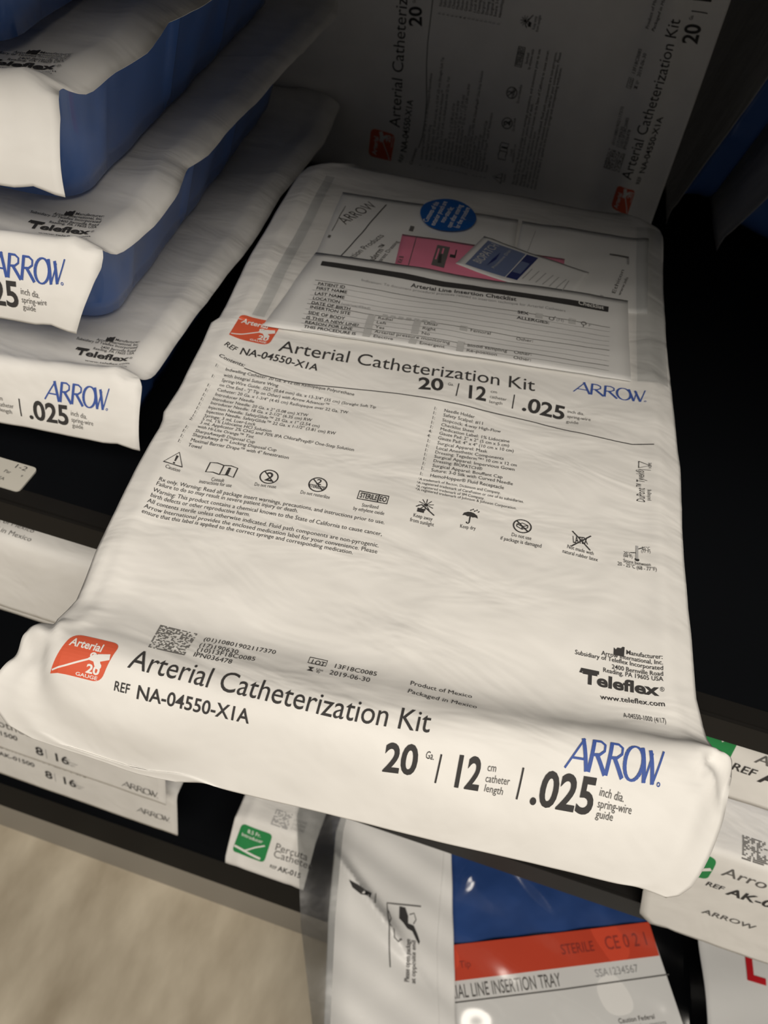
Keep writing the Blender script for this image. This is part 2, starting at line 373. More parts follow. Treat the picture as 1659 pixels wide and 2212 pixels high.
    ('symbol', '25\u00b0C', 0.3200, 1.1207, 0.3329, 1.1195, 0.006, 0, 'ink'),
    ('symbol', '(77\u00b0F)', 0.3185, 1.1270, 0.3334, 1.1257, 0.006, 0, 'ink'),
    ('warning', 'Rx only. Warning: Read all package insert warnings, precautions, and instructions prior to use.', -0.4746, 1.1932, -0.0967, 1.1826, 0.0078, 0, 'ink'),
    ('warning', 'Failure to do so may result in severe patient injury or death.', -0.4749, 1.2033, -0.2373, 1.1966, 0.0078, 0, 'ink'),
    ('warning', 'Warning: This product contains a chemical known to the State of California to cause cancer,', -0.4750, 1.2168, -0.0958, 1.2062, 0.0078, 0, 'ink'),
    ('warning', 'birth defects or other reproductive harm.', -0.4749, 1.2276, -0.3098, 1.2230, 0.0078, 0, 'ink'),
    ('warning', 'All contents sterile unless otherwise indicated. Fluid path components are non-pyrogenic.', -0.4752, 1.2395, -0.0961, 1.2289, 0.0078, 0, 'ink'),
    ('warning', 'Arrow International provides the enclosed medication label for your convenience. Please', -0.4759, 1.2514, -0.0959, 1.2407, 0.0078, 0, 'ink'),
    ('warning', 'ensure that this label is applied to the correct syringe and corresponding medication.', -0.4759, 1.2618, -0.1326, 1.2522, 0.0078, 0, 'ink'),
    ('material', 'DuPont\u2122 Tyvek\u00ae', 0.3249, 1.0144, 0.3237, 0.9363, 0.014, 0, 'ink'),
    ('material', 'packaging', 0.3337, 1.0097, 0.3331, 0.9843, 0.006, 0, 'ink'),
    ('code', '(01)10801902117370', -0.3047, 1.4562, -0.1992, 1.4501, 0.0092, 0, 'ink'),
    ('code', '(17)190630', -0.3054, 1.4713, -0.2492, 1.4677, 0.0092, 0, 'ink'),
    ('code', '(10)13F18C0085', -0.3044, 1.4829, -0.2218, 1.4748, 0.0092, 0, 'ink'),
    ('code', 'IPN036478', -0.3051, 1.4944, -0.2504, 1.4912, 0.0092, 0, 'ink'),
    ('lot', '13F18C0085', -0.1140, 1.4525, -0.0513, 1.4531, 0.0102, 0, 'ink'),
    ('lot', '2019-06-30', -0.1160, 1.4696, -0.0583, 1.4707, 0.0102, 0, 'ink'),
    ('origin', 'Product of Mexico', -0.0030, 1.4561, 0.0856, 1.4583, 0.0102, 0, 'ink'),
    ('origin', 'Packaged in Mexico', -0.0045, 1.4767, 0.0929, 1.4892, 0.0102, 0, 'ink'),
    ('lot', 'LOT', -0.1461, 1.4541, -0.1263, 1.4551, 0.0105, 0.015, 'ink'),
    ('lot', 'Use', -0.1352, 1.4667, -0.1251, 1.4667, 0.005, 0, 'ink'),
    ('lot', 'By', -0.1341, 1.4713, -0.1286, 1.4718, 0.005, 0, 'ink'),
    ('maker', 'Manufacturer:', 0.2992, 1.3207, 0.3516, 1.3190, 0.007, 0.006, 'ink'),
    ('maker', 'Arrow International, Inc.', 0.2635, 1.3306, 0.3526, 1.3277, 0.007, 0.006, 'ink'),
    ('maker', 'Subsidiary of Teleflex Incorporated', 0.2245, 1.3387, 0.3529, 1.3366, 0.007, 0.006, 'ink'),
    ('maker', '2400 Bernville Road', 0.2797, 1.3490, 0.3532, 1.3458, 0.007, 0.006, 'ink'),
    ('maker', 'Reading, PA 19605 USA', 0.2673, 1.3571, 0.3535, 1.3542, 0.007, 0.006, 'ink'),
    ('maker', 'Teleflex', 0.2399, 1.3812, 0.3495, 1.3774, 0.0175, 0.04, 'ink'),
    ('maker', '\u00ae', 0.3494, 1.3711, 0.3555, 1.3709, 0.007, 0, 'ink'),
    ('maker', 'www.teleflex.com', 0.2663, 1.4015, 0.3568, 1.3935, 0.0085, 0.01, 'ink'),
    ('maker', 'A-04550-1000 (4/17)', 0.2993, 1.4278, 0.3585, 1.4229, 0.0095, 0, 'ink'),
    ('title_b', 'Arterial Catheterization Kit', -0.3824, 1.5346, 0.0354, 1.5406, 0.029, 0, 'ink'),
    ('title_b', 'REF', -0.3943, 1.5677, -0.3719, 1.5677, 0.013, 0.01, 'ink'),
    ('title_b', 'NA-04550-X1A', -0.3622, 1.5716, -0.2024, 1.5713, 0.0185, 0.018, 'ink'),
    ('size_b', '20', -0.0156, 1.5972, 0.0293, 1.5947, 0.037, 0.03, 'ink'),
    ('size_b', 'Ga.', 0.0367, 1.5711, 0.0483, 1.5716, 0.009, 0, 'ink'),
    ('size_b', '12', 0.0754, 1.5991, 0.1145, 1.5974, 0.037, 0.03, 'ink'),
    ('size_b', 'cm', 0.1200, 1.5730, 0.1317, 1.5728, 0.009, 0, 'grey_ink'),
    ('size_b', 'catheter', 0.1207, 1.5858, 0.1527, 1.5852, 0.009, 0, 'grey_ink'),
    ('size_b', 'length', 0.1217, 1.5974, 0.1469, 1.5981, 0.009, 0, 'grey_ink'),
    ('size_b', '.025', 0.1824, 1.6012, 0.2650, 1.6005, 0.037, 0.03, 'ink'),
    ('size_b', 'inch dia.', 0.2697, 1.5786, 0.3028, 1.5811, 0.009, 0, 'grey_ink'),
    ('size_b', 'spring-wire', 0.2706, 1.5911, 0.3155, 1.5918, 0.009, 0, 'grey_ink'),
    ('size_b', 'guide', 0.2716, 1.6025, 0.2939, 1.6028, 0.009, 0, 'grey_ink'),
]

# ------------------------------------------------------------------ flat artwork: text, strokes and fills in a 2D sheet
_curve = bpy.data.curves.new('type_setter', 'FONT')
_type = bpy.data.objects.new('type_setter', _curve)
scene.collection.objects.link(_type)
_cache = {}
def glyphs(s, weight, res=3):
    """2D outline mesh of a string with capital height 1"""
    key = (s, weight, res)
    if key not in _cache:
        _curve.body = s; _curve.size = 1.0; _curve.offset = weight; _curve.resolution_u = res
        bpy.context.view_layer.update()
        dg = bpy.context.evaluated_depsgraph_get()
        me = _type.evaluated_get(dg).to_mesh()
        V = np.array([(v.co.x, v.co.y) for v in me.vertices]) if len(me.vertices) else np.zeros((0, 2))
        F = [tuple(p.vertices) for p in me.polygons]
        _type.evaluated_get(dg).to_mesh_clear()
        _cache[key] = (V, F)
    return _cache[key]
_h = glyphs('H', 0)[0]
CAP = float(_h[:, 1].max())

class Art:
    """collects flat shapes (x, t) with an ink each, then lays them on a sheet"""
    def __init__(self): self.V = []; self.F = []; self.I = []; self.Z = []
    def add(self, V, F, ink, lift=0):
        b = len(self.V)
        self.V += [tuple(v) for v in V]; self.Z += [lift] * len(V)
        self.F += [tuple(i + b for i in f) for f in F]; self.I += [ink] * len(F)
    def text(self, s, x0, t0, x1, t1, cap, weight=0.0, ink='ink', lift=1, res=3):
        V, F = glyphs(s, weight * .8 / max(cap, 1e-6) * cap, res)
        if not len(V): return
        w = V[:, 0].max() - min(0, V[:, 0].min())
        L = math.hypot(x1 - x0, t1 - t0)
        ux, ut = (x1 - x0) / L, (t1 - t0) / L
        X = V[:, 0] / w * L; Y = V[:, 1] / CAP * cap
        # t runs towards the reader, so letters rise towards smaller t
        self.add(np.stack([x0 + ux * X + ut * Y, t0 + ut * X - ux * Y], 1), F, ink, lift)
    def word(self, s, x0, t0, cap, weight=0.0, ink='ink', angle=0.0, stretch=1.0, lift=1, right=False):
        V, F = glyphs(s, weight)
        w = V[:, 0].max() / CAP * cap * stretch
        c, q = math.cos(angle), math.sin(angle)
        if right: x0, t0 = x0 - c * w, t0 + q * w
        self.text(s, x0, t0, x0 + c * w, t0 - q * w, cap, weight, ink, lift)
    def stroke(self, pts, w, ink='ink', lift=1, seg=.02, w1=None):
        w1 = w if w1 is None else w1
        P = []
        for a, b in zip(pts[:-1], pts[1:]):
            n = max(1, int(math.hypot(b[0] - a[0], b[1] - a[1]) / seg))
            P += [(a[0] + (b[0] - a[0]) * k / n, a[1] + (b[1] - a[1]) * k / n) for k in range(n)]
        P.append(pts[-1])
        V, n = [], len(P)
        for k, p in enumerate(P):
            a, b = P[max(0, k - 1)], P[min(n - 1, k + 1)]
            dx, dt = b[0] - a[0], b[1] - a[1]; l = math.hypot(dx, dt) or 1
            h = (w + (w1 - w) * k / max(1, n - 1)) / 2
            V += [(p[0] - dt / l * h, p[1] + dx / l * h), (p[0] + dt / l * h, p[1] - dx / l * h)]
        self.add(V, [(2 * k, 2 * k + 1, 2 * k + 3, 2 * k + 2) for k in range(n - 1)], ink, lift)
    def ring(self, c, rx, rt, w, ink='ink', lift=1, n=28):
        V = []
        for k in range(n):
            a = 2 * math.pi * k / n
            V += [(c[0] + (rx + w / 2) * math.cos(a), c[1] + (rt + w / 2) * math.sin(a)), (c[0] + (rx - w / 2) * math.cos(a), c[1] + (rt - w / 2) * math.sin(a))]
        self.add(V, [(2 * k, 2 * k + 1, (2 * k + 3) % (2 * n), (2 * k + 2) % (2 * n)) for k in range(n)], ink, lift)
    def poly(self, pts, ink, lift=0):
        """filled outline of any shape"""
        bm = bmesh.new()
        vs = [bm.verts.new((p[0], p[1], 0)) for p in pts]
        f = bm.faces.new(vs)
        bmesh.ops.triangulate(bm, faces=[f])
        bm.verts.index_update()
        self.add([(v.co.x, v.co.y) for v in bm.verts], [[v.index for v in f.verts] for f in bm.faces], ink, lift)
        bm.free()
    def rect(self, x0, t0, x1, t1, ink, lift=0):
        self.add([(x0, t0), (x1, t0), (x1, t1), (x0, t1)], [(0, 1, 2, 3)], ink, lift)
    def lay(self, name, surf, parent, off=.0010, cut=None, dt=0.0, dx=0.0, tcut=None, label=None):
        if not self.V: return None
        V, F, I, Z = self.V, self.F, self.I, self.Z
        if cut:                                   # slice long faces so that they follow a bent sheet
            bm = bmesh.new()
            lay = bm.verts.layers.float.new('lift')
            bv = []
            for v, z in zip(V, Z):
                q = bm.verts.new((v[0], v[1], 0)); q[lay] = z; bv.append(q)
            keys = sorted(set(I))
            for f, k in zip(F, I):
                try: bm.faces.new([bv[i] for i in f]).material_index = keys.index(k)
                except ValueError: pass
            A = np.array(V); lo, hi = A.min(0), A.max(0)
            for ax in (0, 1):
                step = cut[ax]
                if not step: continue
                a = max(lo[ax], tcut[0]) if (tcut and ax) else lo[ax]
                q = a + step
                while q < hi[ax]:
                    n = (1, 0, 0) if ax == 0 else (0, 1, 0); co = (q, 0, 0) if ax == 0 else (0, q, 0)
                    bmesh.ops.bisect_plane(bm, geom=list(bm.verts) + list(bm.edges) + list(bm.faces), plane_co=co, plane_no=n, dist=1e-6)
                    q += step
            bm.verts.index_update()
            V = [(v.co.x, v.co.y) for v in bm.verts]; Z = [v[lay] for v in bm.verts]
            F = [[v.index for v in f.verts] for f in bm.faces]; I = [keys[f.material_index] for f in bm.faces]
            bm.free()
        keys = sorted(set(I))
        W = [surf.world(v[0] + dx, v[1] + dt, off + .0007 * z) for v, z in zip(V, Z)]
        return mesh_obj(name, W, F, [MAT[k] for k in keys], parent, [keys.index(k) for k in I], smooth=False, label=label)

def rounded(c, r, n=6):
    """corner list ((x, t), radius) -> outline"""
    out = []
    for k, p in enumerate(c):
        rad = r[k] if isinstance(r, (list, tuple)) else r
        a, b = Vector(c[k - 1]), Vector(c[(k + 1) % len(c)]); p = Vector(p)
        if rad <= 0: out.append(tuple(p)); continue
        u, v = (a - p).normalized(), (b - p).normalized()
        s, e = p + u * rad, p + v * rad
        for i in range(n + 1):
            f = i / n
            out.append(tuple((1 - f) ** 2 * s + 2 * f * (1 - f) * p + f * f * e))
    return out

# -- artwork pieces
def logo_word(A, x0, t0, x1, t1, cap, ink='logo_blue'):
    """the five-letter maker's word: thick and thin strokes, slanted A and W"""
    L = math.hypot(x1 - x0, t1 - t0); ux, ut = (x1 - x0) / L, (t1 - t0) / L
    def P(a, b): return (x0 + ux * a * L + ut * b * cap, t0 + ut * a * L - ux * b * cap)
    k = cap * .135; h = cap * .07
    def st(pts, w, w1=None): A.stroke([P(*p) for p in pts], w, ink, w1=w1)
    st([(.0, 0), (.165, 1)], h); st([(.145, 1), (.225, 0)], k); st([(.055, .33), (.19, .33)], h)
    for b in (.235, .42):
        st([(b + .03, 1), (b + .012, 0)], k)
        st([(b + .02, .97), (b + .10, .97), (b + .145, .86), (b + .145, .66), (b + .10, .53), (b + .03, .50)], h * 1.25)
        st([(b + .07, .52), (b + .185, 0)], k)
    n = 24
    c, rx, ry = (.70, .5), .095, .50
    ring = [(c[0] + rx * math.cos(2 * math.pi * i / n), c[1] + ry * math.sin(2 * math.pi * i / n)) for i in range(n + 1)]
    for i in range(n):
        s = abs(math.cos(2 * math.pi * (i + .5) / n))
        st([ring[i], ring[i + 1]], h * .9 + k * .55 * s)
    st([(.775, 1), (.835, 0)], k); st([(.835, 0), (.885, .86)], h); st([(.86, .95), (.925, 0)], k); st([(.925, 0), (1.0, 1.0)], h)
    A.ring(P(.99, .03), cap * .05, cap * .05, cap * .03, ink, n=10)
def gauge_badge(A, q, ink='red', word='Arterial'):
    """rounded badge; q = corners left-top, right-top, right-bottom, left-bottom"""
    TL, TR, BR, BL = [Vector(p) for p in q]
    def P(u, v): return tuple(TL.lerp(TR, u).lerp(BL.lerp(BR, u), v))
    w = (TR - TL).length; h = (BL - TL).length
    A.poly(rounded([P(0, 0), P(1, 0), P(1, 1), P(0, 1)], [w * .2, w * .2, w * .2, 0]), ink, 0)
    def tx(s, u0, v0, u1, cap, wt):
        a, b = P(u0, v0), P(u1, v0); A.text(s, a[0], a[1], b[0], b[1], cap, wt, 'white_ink', 1)
    tx(word, .10, .34, .76, h * .19, .03)
    tx('20', .66, .84, .92, h * .18, .04); tx('GAUGE', .50, .955, .92, h * .075, .02)
    A.stroke([P(.03, .93), P(.25, .80), P(.45, .66), P(.66, .52)], w * .035, 'white_ink', 1)
    A.poly([P(.58, .56), P(.66, .42), P(.76, .50), P(.95, .34), P(.99, .47), P(.84, .55), P(.90, .66), P(.80, .70), P(.72, .58)], 'white_ink', 1)
    A.ring(P(.66, .45), w * .05, w * .045, w * .035, 'white_ink', n=12); A.ring(P(.84, .65), w * .05, w * .045, w * .035, 'white_ink', n=12)
def dot_code(A, q, n=22, seed=3, ink='grey_ink'):
    """a worn square of printed dots (an unreadable speckle)"""
    r = random.Random(seed); TL, TR, BR, BL = [Vector(p) for p in q]
    def P(u, v): return tuple(TL.lerp(TR, u).lerp(BL.lerp(BR, u), v))
    for i in range(n):
        for j in range(n):
            if r.random() < .47 or j == n - 1 and r.random() < .8 or i == 0 and r.random() < .8:
                a = .93 / n
                u, v = i / n, j / n
                A.add([P(u, v), P(u + a, v), P(u + a, v + a * .8), P(u, v + a * .8)], [(0, 1, 2, 3)], ink, 1)
def symbols():
    """the two rows of pictograms, each with its caption"""
    w = .0022
    PIC = [Art() for _ in range(10)]
    CX = [-.4655, -.3846, -.3045, -.2215, -.1270, -.0381, .0367, .1232, .2205, .3116]
    for (bb, s, x0, t0, x1, t1, cap, wt, ink) in LABEL_TEXT:
        if bb == 'symbol':
            m = (x0 + x1) / 2
            PIC[min(range(10), key=lambda k: abs(CX[k] - m))].text(s, x0, t0, x1, t1, cap, wt, ink, res=2)
    A = PIC[0]
    def seq(c, s, pts, ww=w, ink='ink'): A.stroke([(c[0] + s * p[0], c[1] - s * p[1]) for p in pts], ww, ink)
    def fill(c, s, pts, ink='ink'): A.poly([(c[0] + s * p[0], c[1] - s * p[1]) for p in pts], ink, 1)
    c = (-.4655, 1.139); s = .016                                                    # caution triangle
    seq(c, s, [(-1, -.8), (1, -.8), (0, 1), (-1, -.8), (1, -.8)])
    fill(c, s, [(-.13, .5), (.13, .5), (.07, -.3), (-.07, -.3)]); A.ring((c[0], c[1] + s * .55), s * .06, s * .06, s * .12, n=10)
    A = PIC[1]; c = (-.3846, 1.141); s = .024                                                    # open booklet with an i
    seq(c, s, [(0, -.45), (-.5, -.35), (-1, -.45), (-1, .5), (-.5, .6), (0, .5), (.5, .6), (1, .5), (1, -.45), (.5, -.35), (0, -.45), (0, .5)])
    A.text('i', c[0] + .008, c[1] + .008, c[0] + .014, c[1] + .008, .018, .05)
    for c in ((-.3045, 1.1335), (-.2215, 1.1285)):                                   # struck-out 2
        A = PIC[2 if c[0] < -.26 else 3]
        A.ring(c, .0150, .0150, w, n=26)
        seq(c, .015, [(-.7, .7), (.7, -.7)])
        if c[0] < -.26: A.text('2', c[0] - .006, c[1] + .009, c[0] + .007, c[1] + .009, .019, .02)
        else:
            A.text('2', c[0] - .004, c[1] + .000, c[0] + .005, c[1] + .000, .012, .02)
            A.text('STERILIZE', c[0] - .0135, c[1] + .0085, c[0] + .0135, c[1] + .0085, .0065, .03)
    A = PIC[4]; x0, x1, t0, t1 = -.1515, -.1015, 1.1215, 1.1395                                    # STERILE EO box
    A.stroke([(x0, t0), (x1, t0), (x1, t1), (x0, t1), (x0, t0), (x1, t0)], w); A.stroke([(-.1175, t0), (-.1175, t1)], w)
    A.text('STERILE', x0 + .003, t1 - .0035, -.1195, t1 - .0035, .0115, .03); A.text('EO', -.1155, t1 - .0035, x1 - .002, t1 - .0035, .0115, .03)
    A = PIC[5]; c = (-.0381, 1.124); s = .013                                                    # sun over a shelter
    for k in range(10):
        a = k * .628 + .3; seq((c[0], c[1]), s, [(.35 * math.cos(a), .35 * math.sin(a)), (math.cos(a), math.sin(a))], w * .7)
    A.ring(c, .0018, .0018, .004, n=12)
    seq(c, s, [(-1.2, -.6), (-.55, -.1), (.15, -.6), (1.3, -1.4)]); fill(c, s, [(-.95, -.75), (-.05, -.75), (-.05, -1.4), (-.95, -1.4)])
    A = PIC[6]; c = (.0367, 1.129); s = .013                                                     # umbrella in rain
    fill(c, s, [(-1, 0), (-.85, .45), (-.4, .75), (0, .82), (.4, .75), (.85, .45), (1, 0), (.66, .12), (.33, 0), (0, .12), (-.33, 0), (-.66, .12)])
    seq(c, s, [(0, .1), (0, -.9), (-.12, -1.1), (-.3, -1.05), (-.32, -.85)])
    for k in range(5): seq(c, s, [(-.1 + .25 * k, 1.0 + .2 * (k % 2)), (.02 + .25 * k, 1.25 + .2 * (k % 2))], w * .8)
    A = PIC[7]; c = (.1232, 1.126)                                                               # broken package
    A.ring(c, .0145, .0145, w, n=26); s = .009
    seq(c, s, [(-1, -.3), (0, -.8), (1, -.2), (1, .4), (0, .8), (-1, .3), (-1, -.3)], w * .8); seq(c, s, [(-1, .3), (0, -.1), (1, .4)], w * .8); seq(c, s, [(0, -.1), (0, -.8)], w * .8)
    seq(c, .0145, [(-.7, .7), (.7, -.7)], w * 1.2)
    A = PIC[8]; A.stroke([(.205, 1.113), (.236, 1.146)], w); A.stroke([(.236, 1.116), (.205, 1.146)], w)      # crossed-out latex
    A = PIC[9]; c = (.3116, 1.131); s = .016                                                     # thermometer
    seq(c, s, [(0, -.75), (0, 1)], .004, 'pale_ink'); seq(c, s, [(0, -.75), (0, .35)], .0035); A.ring((c[0], c[1] + s * .85), .0018, .0018, .0038, n=14)
    seq(c, s, [(.1, .6), (.65, .9)], w * .8); seq(c, s, [(-.65, -.1), (-.1, .05)], w * .8)
    return PIC
def lid_prints(K, blocks, dt=0.0, dx=0.0, dtop=0.0):
    """the standard printing of a kit lid, block by block, as sub-parts of the sheet"""
    S, sheet = K['surf'], K['sheet']
    names = {'title': 'title_print', 'contents': 'contents_print', 'contents_r': 'contents_print', 'notes': 'notes_print', 'material': 'material_mark', 'lot': 'lot_print', 'origin': 'origin_print', 'size': 'size_print', 'symbol': 'symbol_print', 'warning': 'warning_print',
             'maker': 'maker_print', 'code': 'code_print', 'title_b': 'flap_title_print', 'size_b': 'flap_size_print'}
    for b in blocks:
        front = b in ('title_b', 'size_b', 'logo_b', 'badge_b', 'code', 'lot', 'origin')
        off = dt if b.endswith('_b') else dtop
        A = Art()
        if b in names:
            for (bb, s, x0, t0, x1, t1, cap, wt, ink) in LABEL_TEXT:
                if bb == b: A.text(s, x0, t0, x1, t1, cap, wt, ink, res=4 if cap > .016 else 2)
        if b == 'contents':
            A.stroke([(-.432, .8785), (-.3967, .8860), (-.3455, .8868), (-.2944, .8836), (-.1957, .8680), (-.1369, .8625), (-.0219, .8600), (.1209, .8632), (.187, .870), (.2724, .8755), (.302, .8745), (.3409, .8670)], .0022)
        if b == 'size':
            for x in (-.0305, .0772): A.stroke([(x, .801), (x, .8395)], .0022)
        if b == 'size_b':
            for x in (.057, .1662): A.stroke([(x, 1.5635), (x, 1.600)], .0024)
        if b == 'symbol':
            for P_ in symbols(): P_.lay('pictogram', S, sheet, dt=off, dx=dx)
            continue
        if b == 'material':
            A.stroke([(.3140, .932), (.3140, .916), (.3338, .924), (.3140, .932), (.3140, .916)], .0016); A.text('HDPE', .336, .931, .336, .917, .005)
            A.stroke([(.314, .9355), (.335, .9355)], .001)
        if b == 'maker':
            A.poly([(.281, 1.326), (.281, 1.314), (.284, 1.317), (.2865, 1.313), (.289, 1.317), (.2915, 1.313), (.294, 1.316), (.294, 1.310), (.2965, 1.310), (.2965, 1.326)], 'ink', 1)
            A.stroke([(.2365, 1.3655), (.2365, 1.3605), (.262, 1.3605)], .0055)
        if b == 'code':
            dot_code(A, [(-.3733, 1.4436), (-.3171, 1.4436), (-.3160, 1.4967), (-.3690, 1.4967)])
        if b == 'lot':
            A.stroke([(-.150, 1.440), (-.1244, 1.440), (-.1244, 1.4535), (-.150, 1.4535), (-.150, 1.440), (-.13, 1.440)], .0016)
            A.poly([(-.1475, 1.462), (-.138, 1.462), (-.142, 1.4665), (-.138, 1.471), (-.1475, 1.471), (-.1435, 1.4665)], 'ink', 1)
        if b == 'logo_t': logo_word(A, .188, .756, .3275, .7485, .032); nm = 'maker_logo'
        if b == 'logo_b': logo_word(A, .219, 1.557, .3445, 1.5605, .036); nm = 'maker_logo'
        if b == 'badge_t': gauge_badge(A, [(-.4914, .720), (-.4060, .720), (-.4090, .800), (-.4900, .796)]); nm = 'gauge_badge'
        if b == 'badge_b': gauge_badge(A, [(-.4727, 1.503), (-.4040, 1.503), (-.4130, 1.5625), (-.4872, 1.562)]); nm = 'gauge_badge'
        nm = names.get(b) or nm
        cut = (.012 if b.startswith('badge') else 0, .005) if (front or b == 'badge_t') else None
        A.lay(nm, S, sheet, cut=cut, dt=off, dx=dx)

# ------------------------------------------------------------------ sheets in the world, kits
def surf_world(self, x, t, off=0.0):
    e = 2e-3
    t = min(max(t, 0), self.tmax)
    p = Vector(self.S(x, t))
    if off:
        a, b = max(t - e, 0), min(t + e, self.tmax)
        n = (Vector(self.S(x + e, t)) - Vector(self.S(x - e, t))).cross(Vector(self.S(x, a)) - Vector(self.S(x, b)))
        p = p + n.normalized() * off
    return self.M @ p
Sheet.world = surf_world
def sheet_grid(surf, nu, ts, off=0.0):
    V = []
    for t in ts:
        a, b = surf.xl(t), surf.xr(t)
        V += [surf.world(a + (b - a) * k / nu, t, off) for k in range(nu + 1)]
    F = []
    for j in range(len(ts) - 1):
        for k in range(nu):
            i = j * (nu + 1) + k
            F.append((i + 1, i, i + nu + 1, i + nu + 2))
    return V, F
def tray_mesh(M, x0, x1, y0, y1, z0, z1, inset, rad=.07, ribs=.33, rib_h=.012):
    """tapered tray with round corners, upright ribs and a floor"""
    def loop(a, z, rr):
        X0, X1, Y0, Y1 = x0 + a, x1 - a, y0 + a, y1 - a
        pts = []
        for cx_, cy_, st in ((X1 - rr, Y0 + rr, -90), (X1 - rr, Y1 - rr, 0), (X0 + rr, Y1 - rr, 90), (X0 + rr, Y0 + rr, 180)):
            for k in range(7):
                an = math.radians(st + 15 * k); pts.append((cx_ + rr * math.cos(an), cy_ + rr * math.sin(an)))
        out = []
        for k, p in enumerate(pts):
            q = pts[(k + 1) % len(pts)]
            d = math.hypot(q[0] - p[0], q[1] - p[1]); n = max(1, int(d / .02))
            for i in range(n): out.append((p[0] + (q[0] - p[0]) * i / n, p[1] + (q[1] - p[1]) * i / n))
        return [(p[0], p[1], z) for p in out]
    base = loop(0, 0, rad); n = len(base)
    V = []; levels = 7
    for j in range(levels):
        f = j / (levels - 1)
        a = inset * f ** .9; z = z0 + (z1 - z0) * f
        cx_, cy_ = (x0 + x1) / 2, (y0 + y1) / 2
        sx, sy = 1 - a / ((x1 - x0) / 2), 1 - a / ((y1 - y0) / 2)
        s = 0
        for k, p in enumerate(base):
            q = base[k - 1]; s += math.hypot(p[0] - q[0], p[1] - q[1])
            r = rib_h * math.exp(-(((s % ribs) - ribs / 2) / .014) ** 2) * (1 if 0 < j < levels - 1 else 0) if ribs else 0
            wob = .003 * math.sin(31 * s + 5 * f) * math.sin(7 * s)
            dx, dy = p[0] - cx_, p[1] - cy_; l = math.hypot(dx, dy)
            V.append(M @ Vector((cx_ + dx * sx + dx / l * (r + wob), cy_ + dy * sy + dy / l * (r + wob), z)))
    F = []
    for j in range(levels - 1):
        for k in range(n):
            a, b = j * n + k, j * n + (k + 1) % n
            F.append((a, a + n, b + n, b))
    F.append(tuple(reversed(range(n)))[::-1]); F.append(tuple(range((levels - 1) * n, levels * n))[::-1])
    return V, F
def make_kit(name, label, M, profile, left, right, depth, seed=0, bump=1.0, skew=.10, nu=56, front_step=.008, y0=.70, y1=1.95,
             category='medical kit', group=None, extra=None, edge=.07, inset=.07, ribs=.33):
    S = Sheet(profile, left, right, M, seed, bump, skew, extra)
    lo = M @ Vector(((S.xl(.8) + S.xr(.8)) / 2, (y0 + y1) / 2, -depth))
    root = thing(name, label, category, lo, group)
    n1 = int(S.tr / .022)
    ts = [S.tr * .96 * k / n1 for k in range(n1)]
    n2 = int((S.tmax - S.tr * .96) / front_step)
    ts += [S.tr * .96 + (S.tmax - S.tr * .96) * k / n2 for k in range(n2 + 1)]
    V, F = sheet_grid(S, nu, ts)
    sheet = mesh_obj('lid_sheet', V, F, MAT['sheet'], root, thick=.0003)
    xa, xb = max(S.xl(t) for t in (.4, .8, 1.2)) + edge, min(S.xr(t) for t in (.4, .8, 1.2)) - edge
    V, F = tray_mesh(M, xa, xb, y0, y1, -.022, -depth, inset, ribs=ribs)
    tray = mesh_obj('tray', V, F, MAT['tray'], root)
    return {'surf': S, 'sheet': sheet, 'root': root, 'tray': tray}
class Patch:
    """flat sheet with straight coordinates (x, y) in a frame M; t = -y so that artwork reads the right way up"""
    def __init__(self, M, height=None): self.M = M; self.h = height
    def world(self, x, t, off=0.0):
        z = self.h(x, -t) if self.h else 0.0
        return self.M @ Vector((x, -t, z + off))
class OnLid:
    """a sheet lying on a lid: chart coordinates of the lid, lifted"""
    def __init__(self, S, lift, wave=0.0, seed=0): self.S = S; self.lift = lift; self.wave = wave; self.seed = seed
    def world(self, x, t, off=0.0):
        w = self.wave * (math.sin(17 * x + 9 * t + self.seed) * math.sin(11 * t - 8 * x + 2 * self.seed))
        return self.S.world(x, t, self.lift + w + off)
def quad_patch(surf, q, nu, nv, off=0.0):
    TL, TR, BR, BL = [Vector(p) for p in q]
    V = []
    for j in range(nv + 1):
        for k in range(nu + 1):
            p = TL.lerp(TR, k / nu).lerp(BL.lerp(BR, k / nu), j / nv); V.append(surf.world(p[0], p[1], off))
    F = [(j * (nu + 1) + k + 1, j * (nu + 1) + k, (j + 1) * (nu + 1) + k, (j + 1) * (nu + 1) + k + 1) for j in range(nv) for k in range(nu)]
    return V, F
def sheet_between(surf, left, right, nu, nv, off=0.0):
    """left and right: polylines (x, y) with the same number of points"""
    def at(P, f):
        f *= len(P) - 1; i = min(int(f), len(P) - 2); return Vector(P[i]).lerp(Vector(P[i + 1]), f - i)
    V = []
    for j in range(nv + 1):
        a, b = at(left, j / nv), at(right, j / nv)
        for k in range(nu + 1):
            p = a.lerp(b, k / nu); V.append(surf.world(p[0], -p[1], off))
    F = [(j * (nu + 1) + k + 1, j * (nu + 1) + k, (j + 1) * (nu + 1) + k, (j + 1) * (nu + 1) + k + 1) for j in range(nv) for k in range(nu)]
    return V, F
def frame(x, y, z, angle=0.0): return LID @ Matrix.Translation((x, y, z)) @ Matrix.Rotation(math.radians(angle), 4, 'Z')

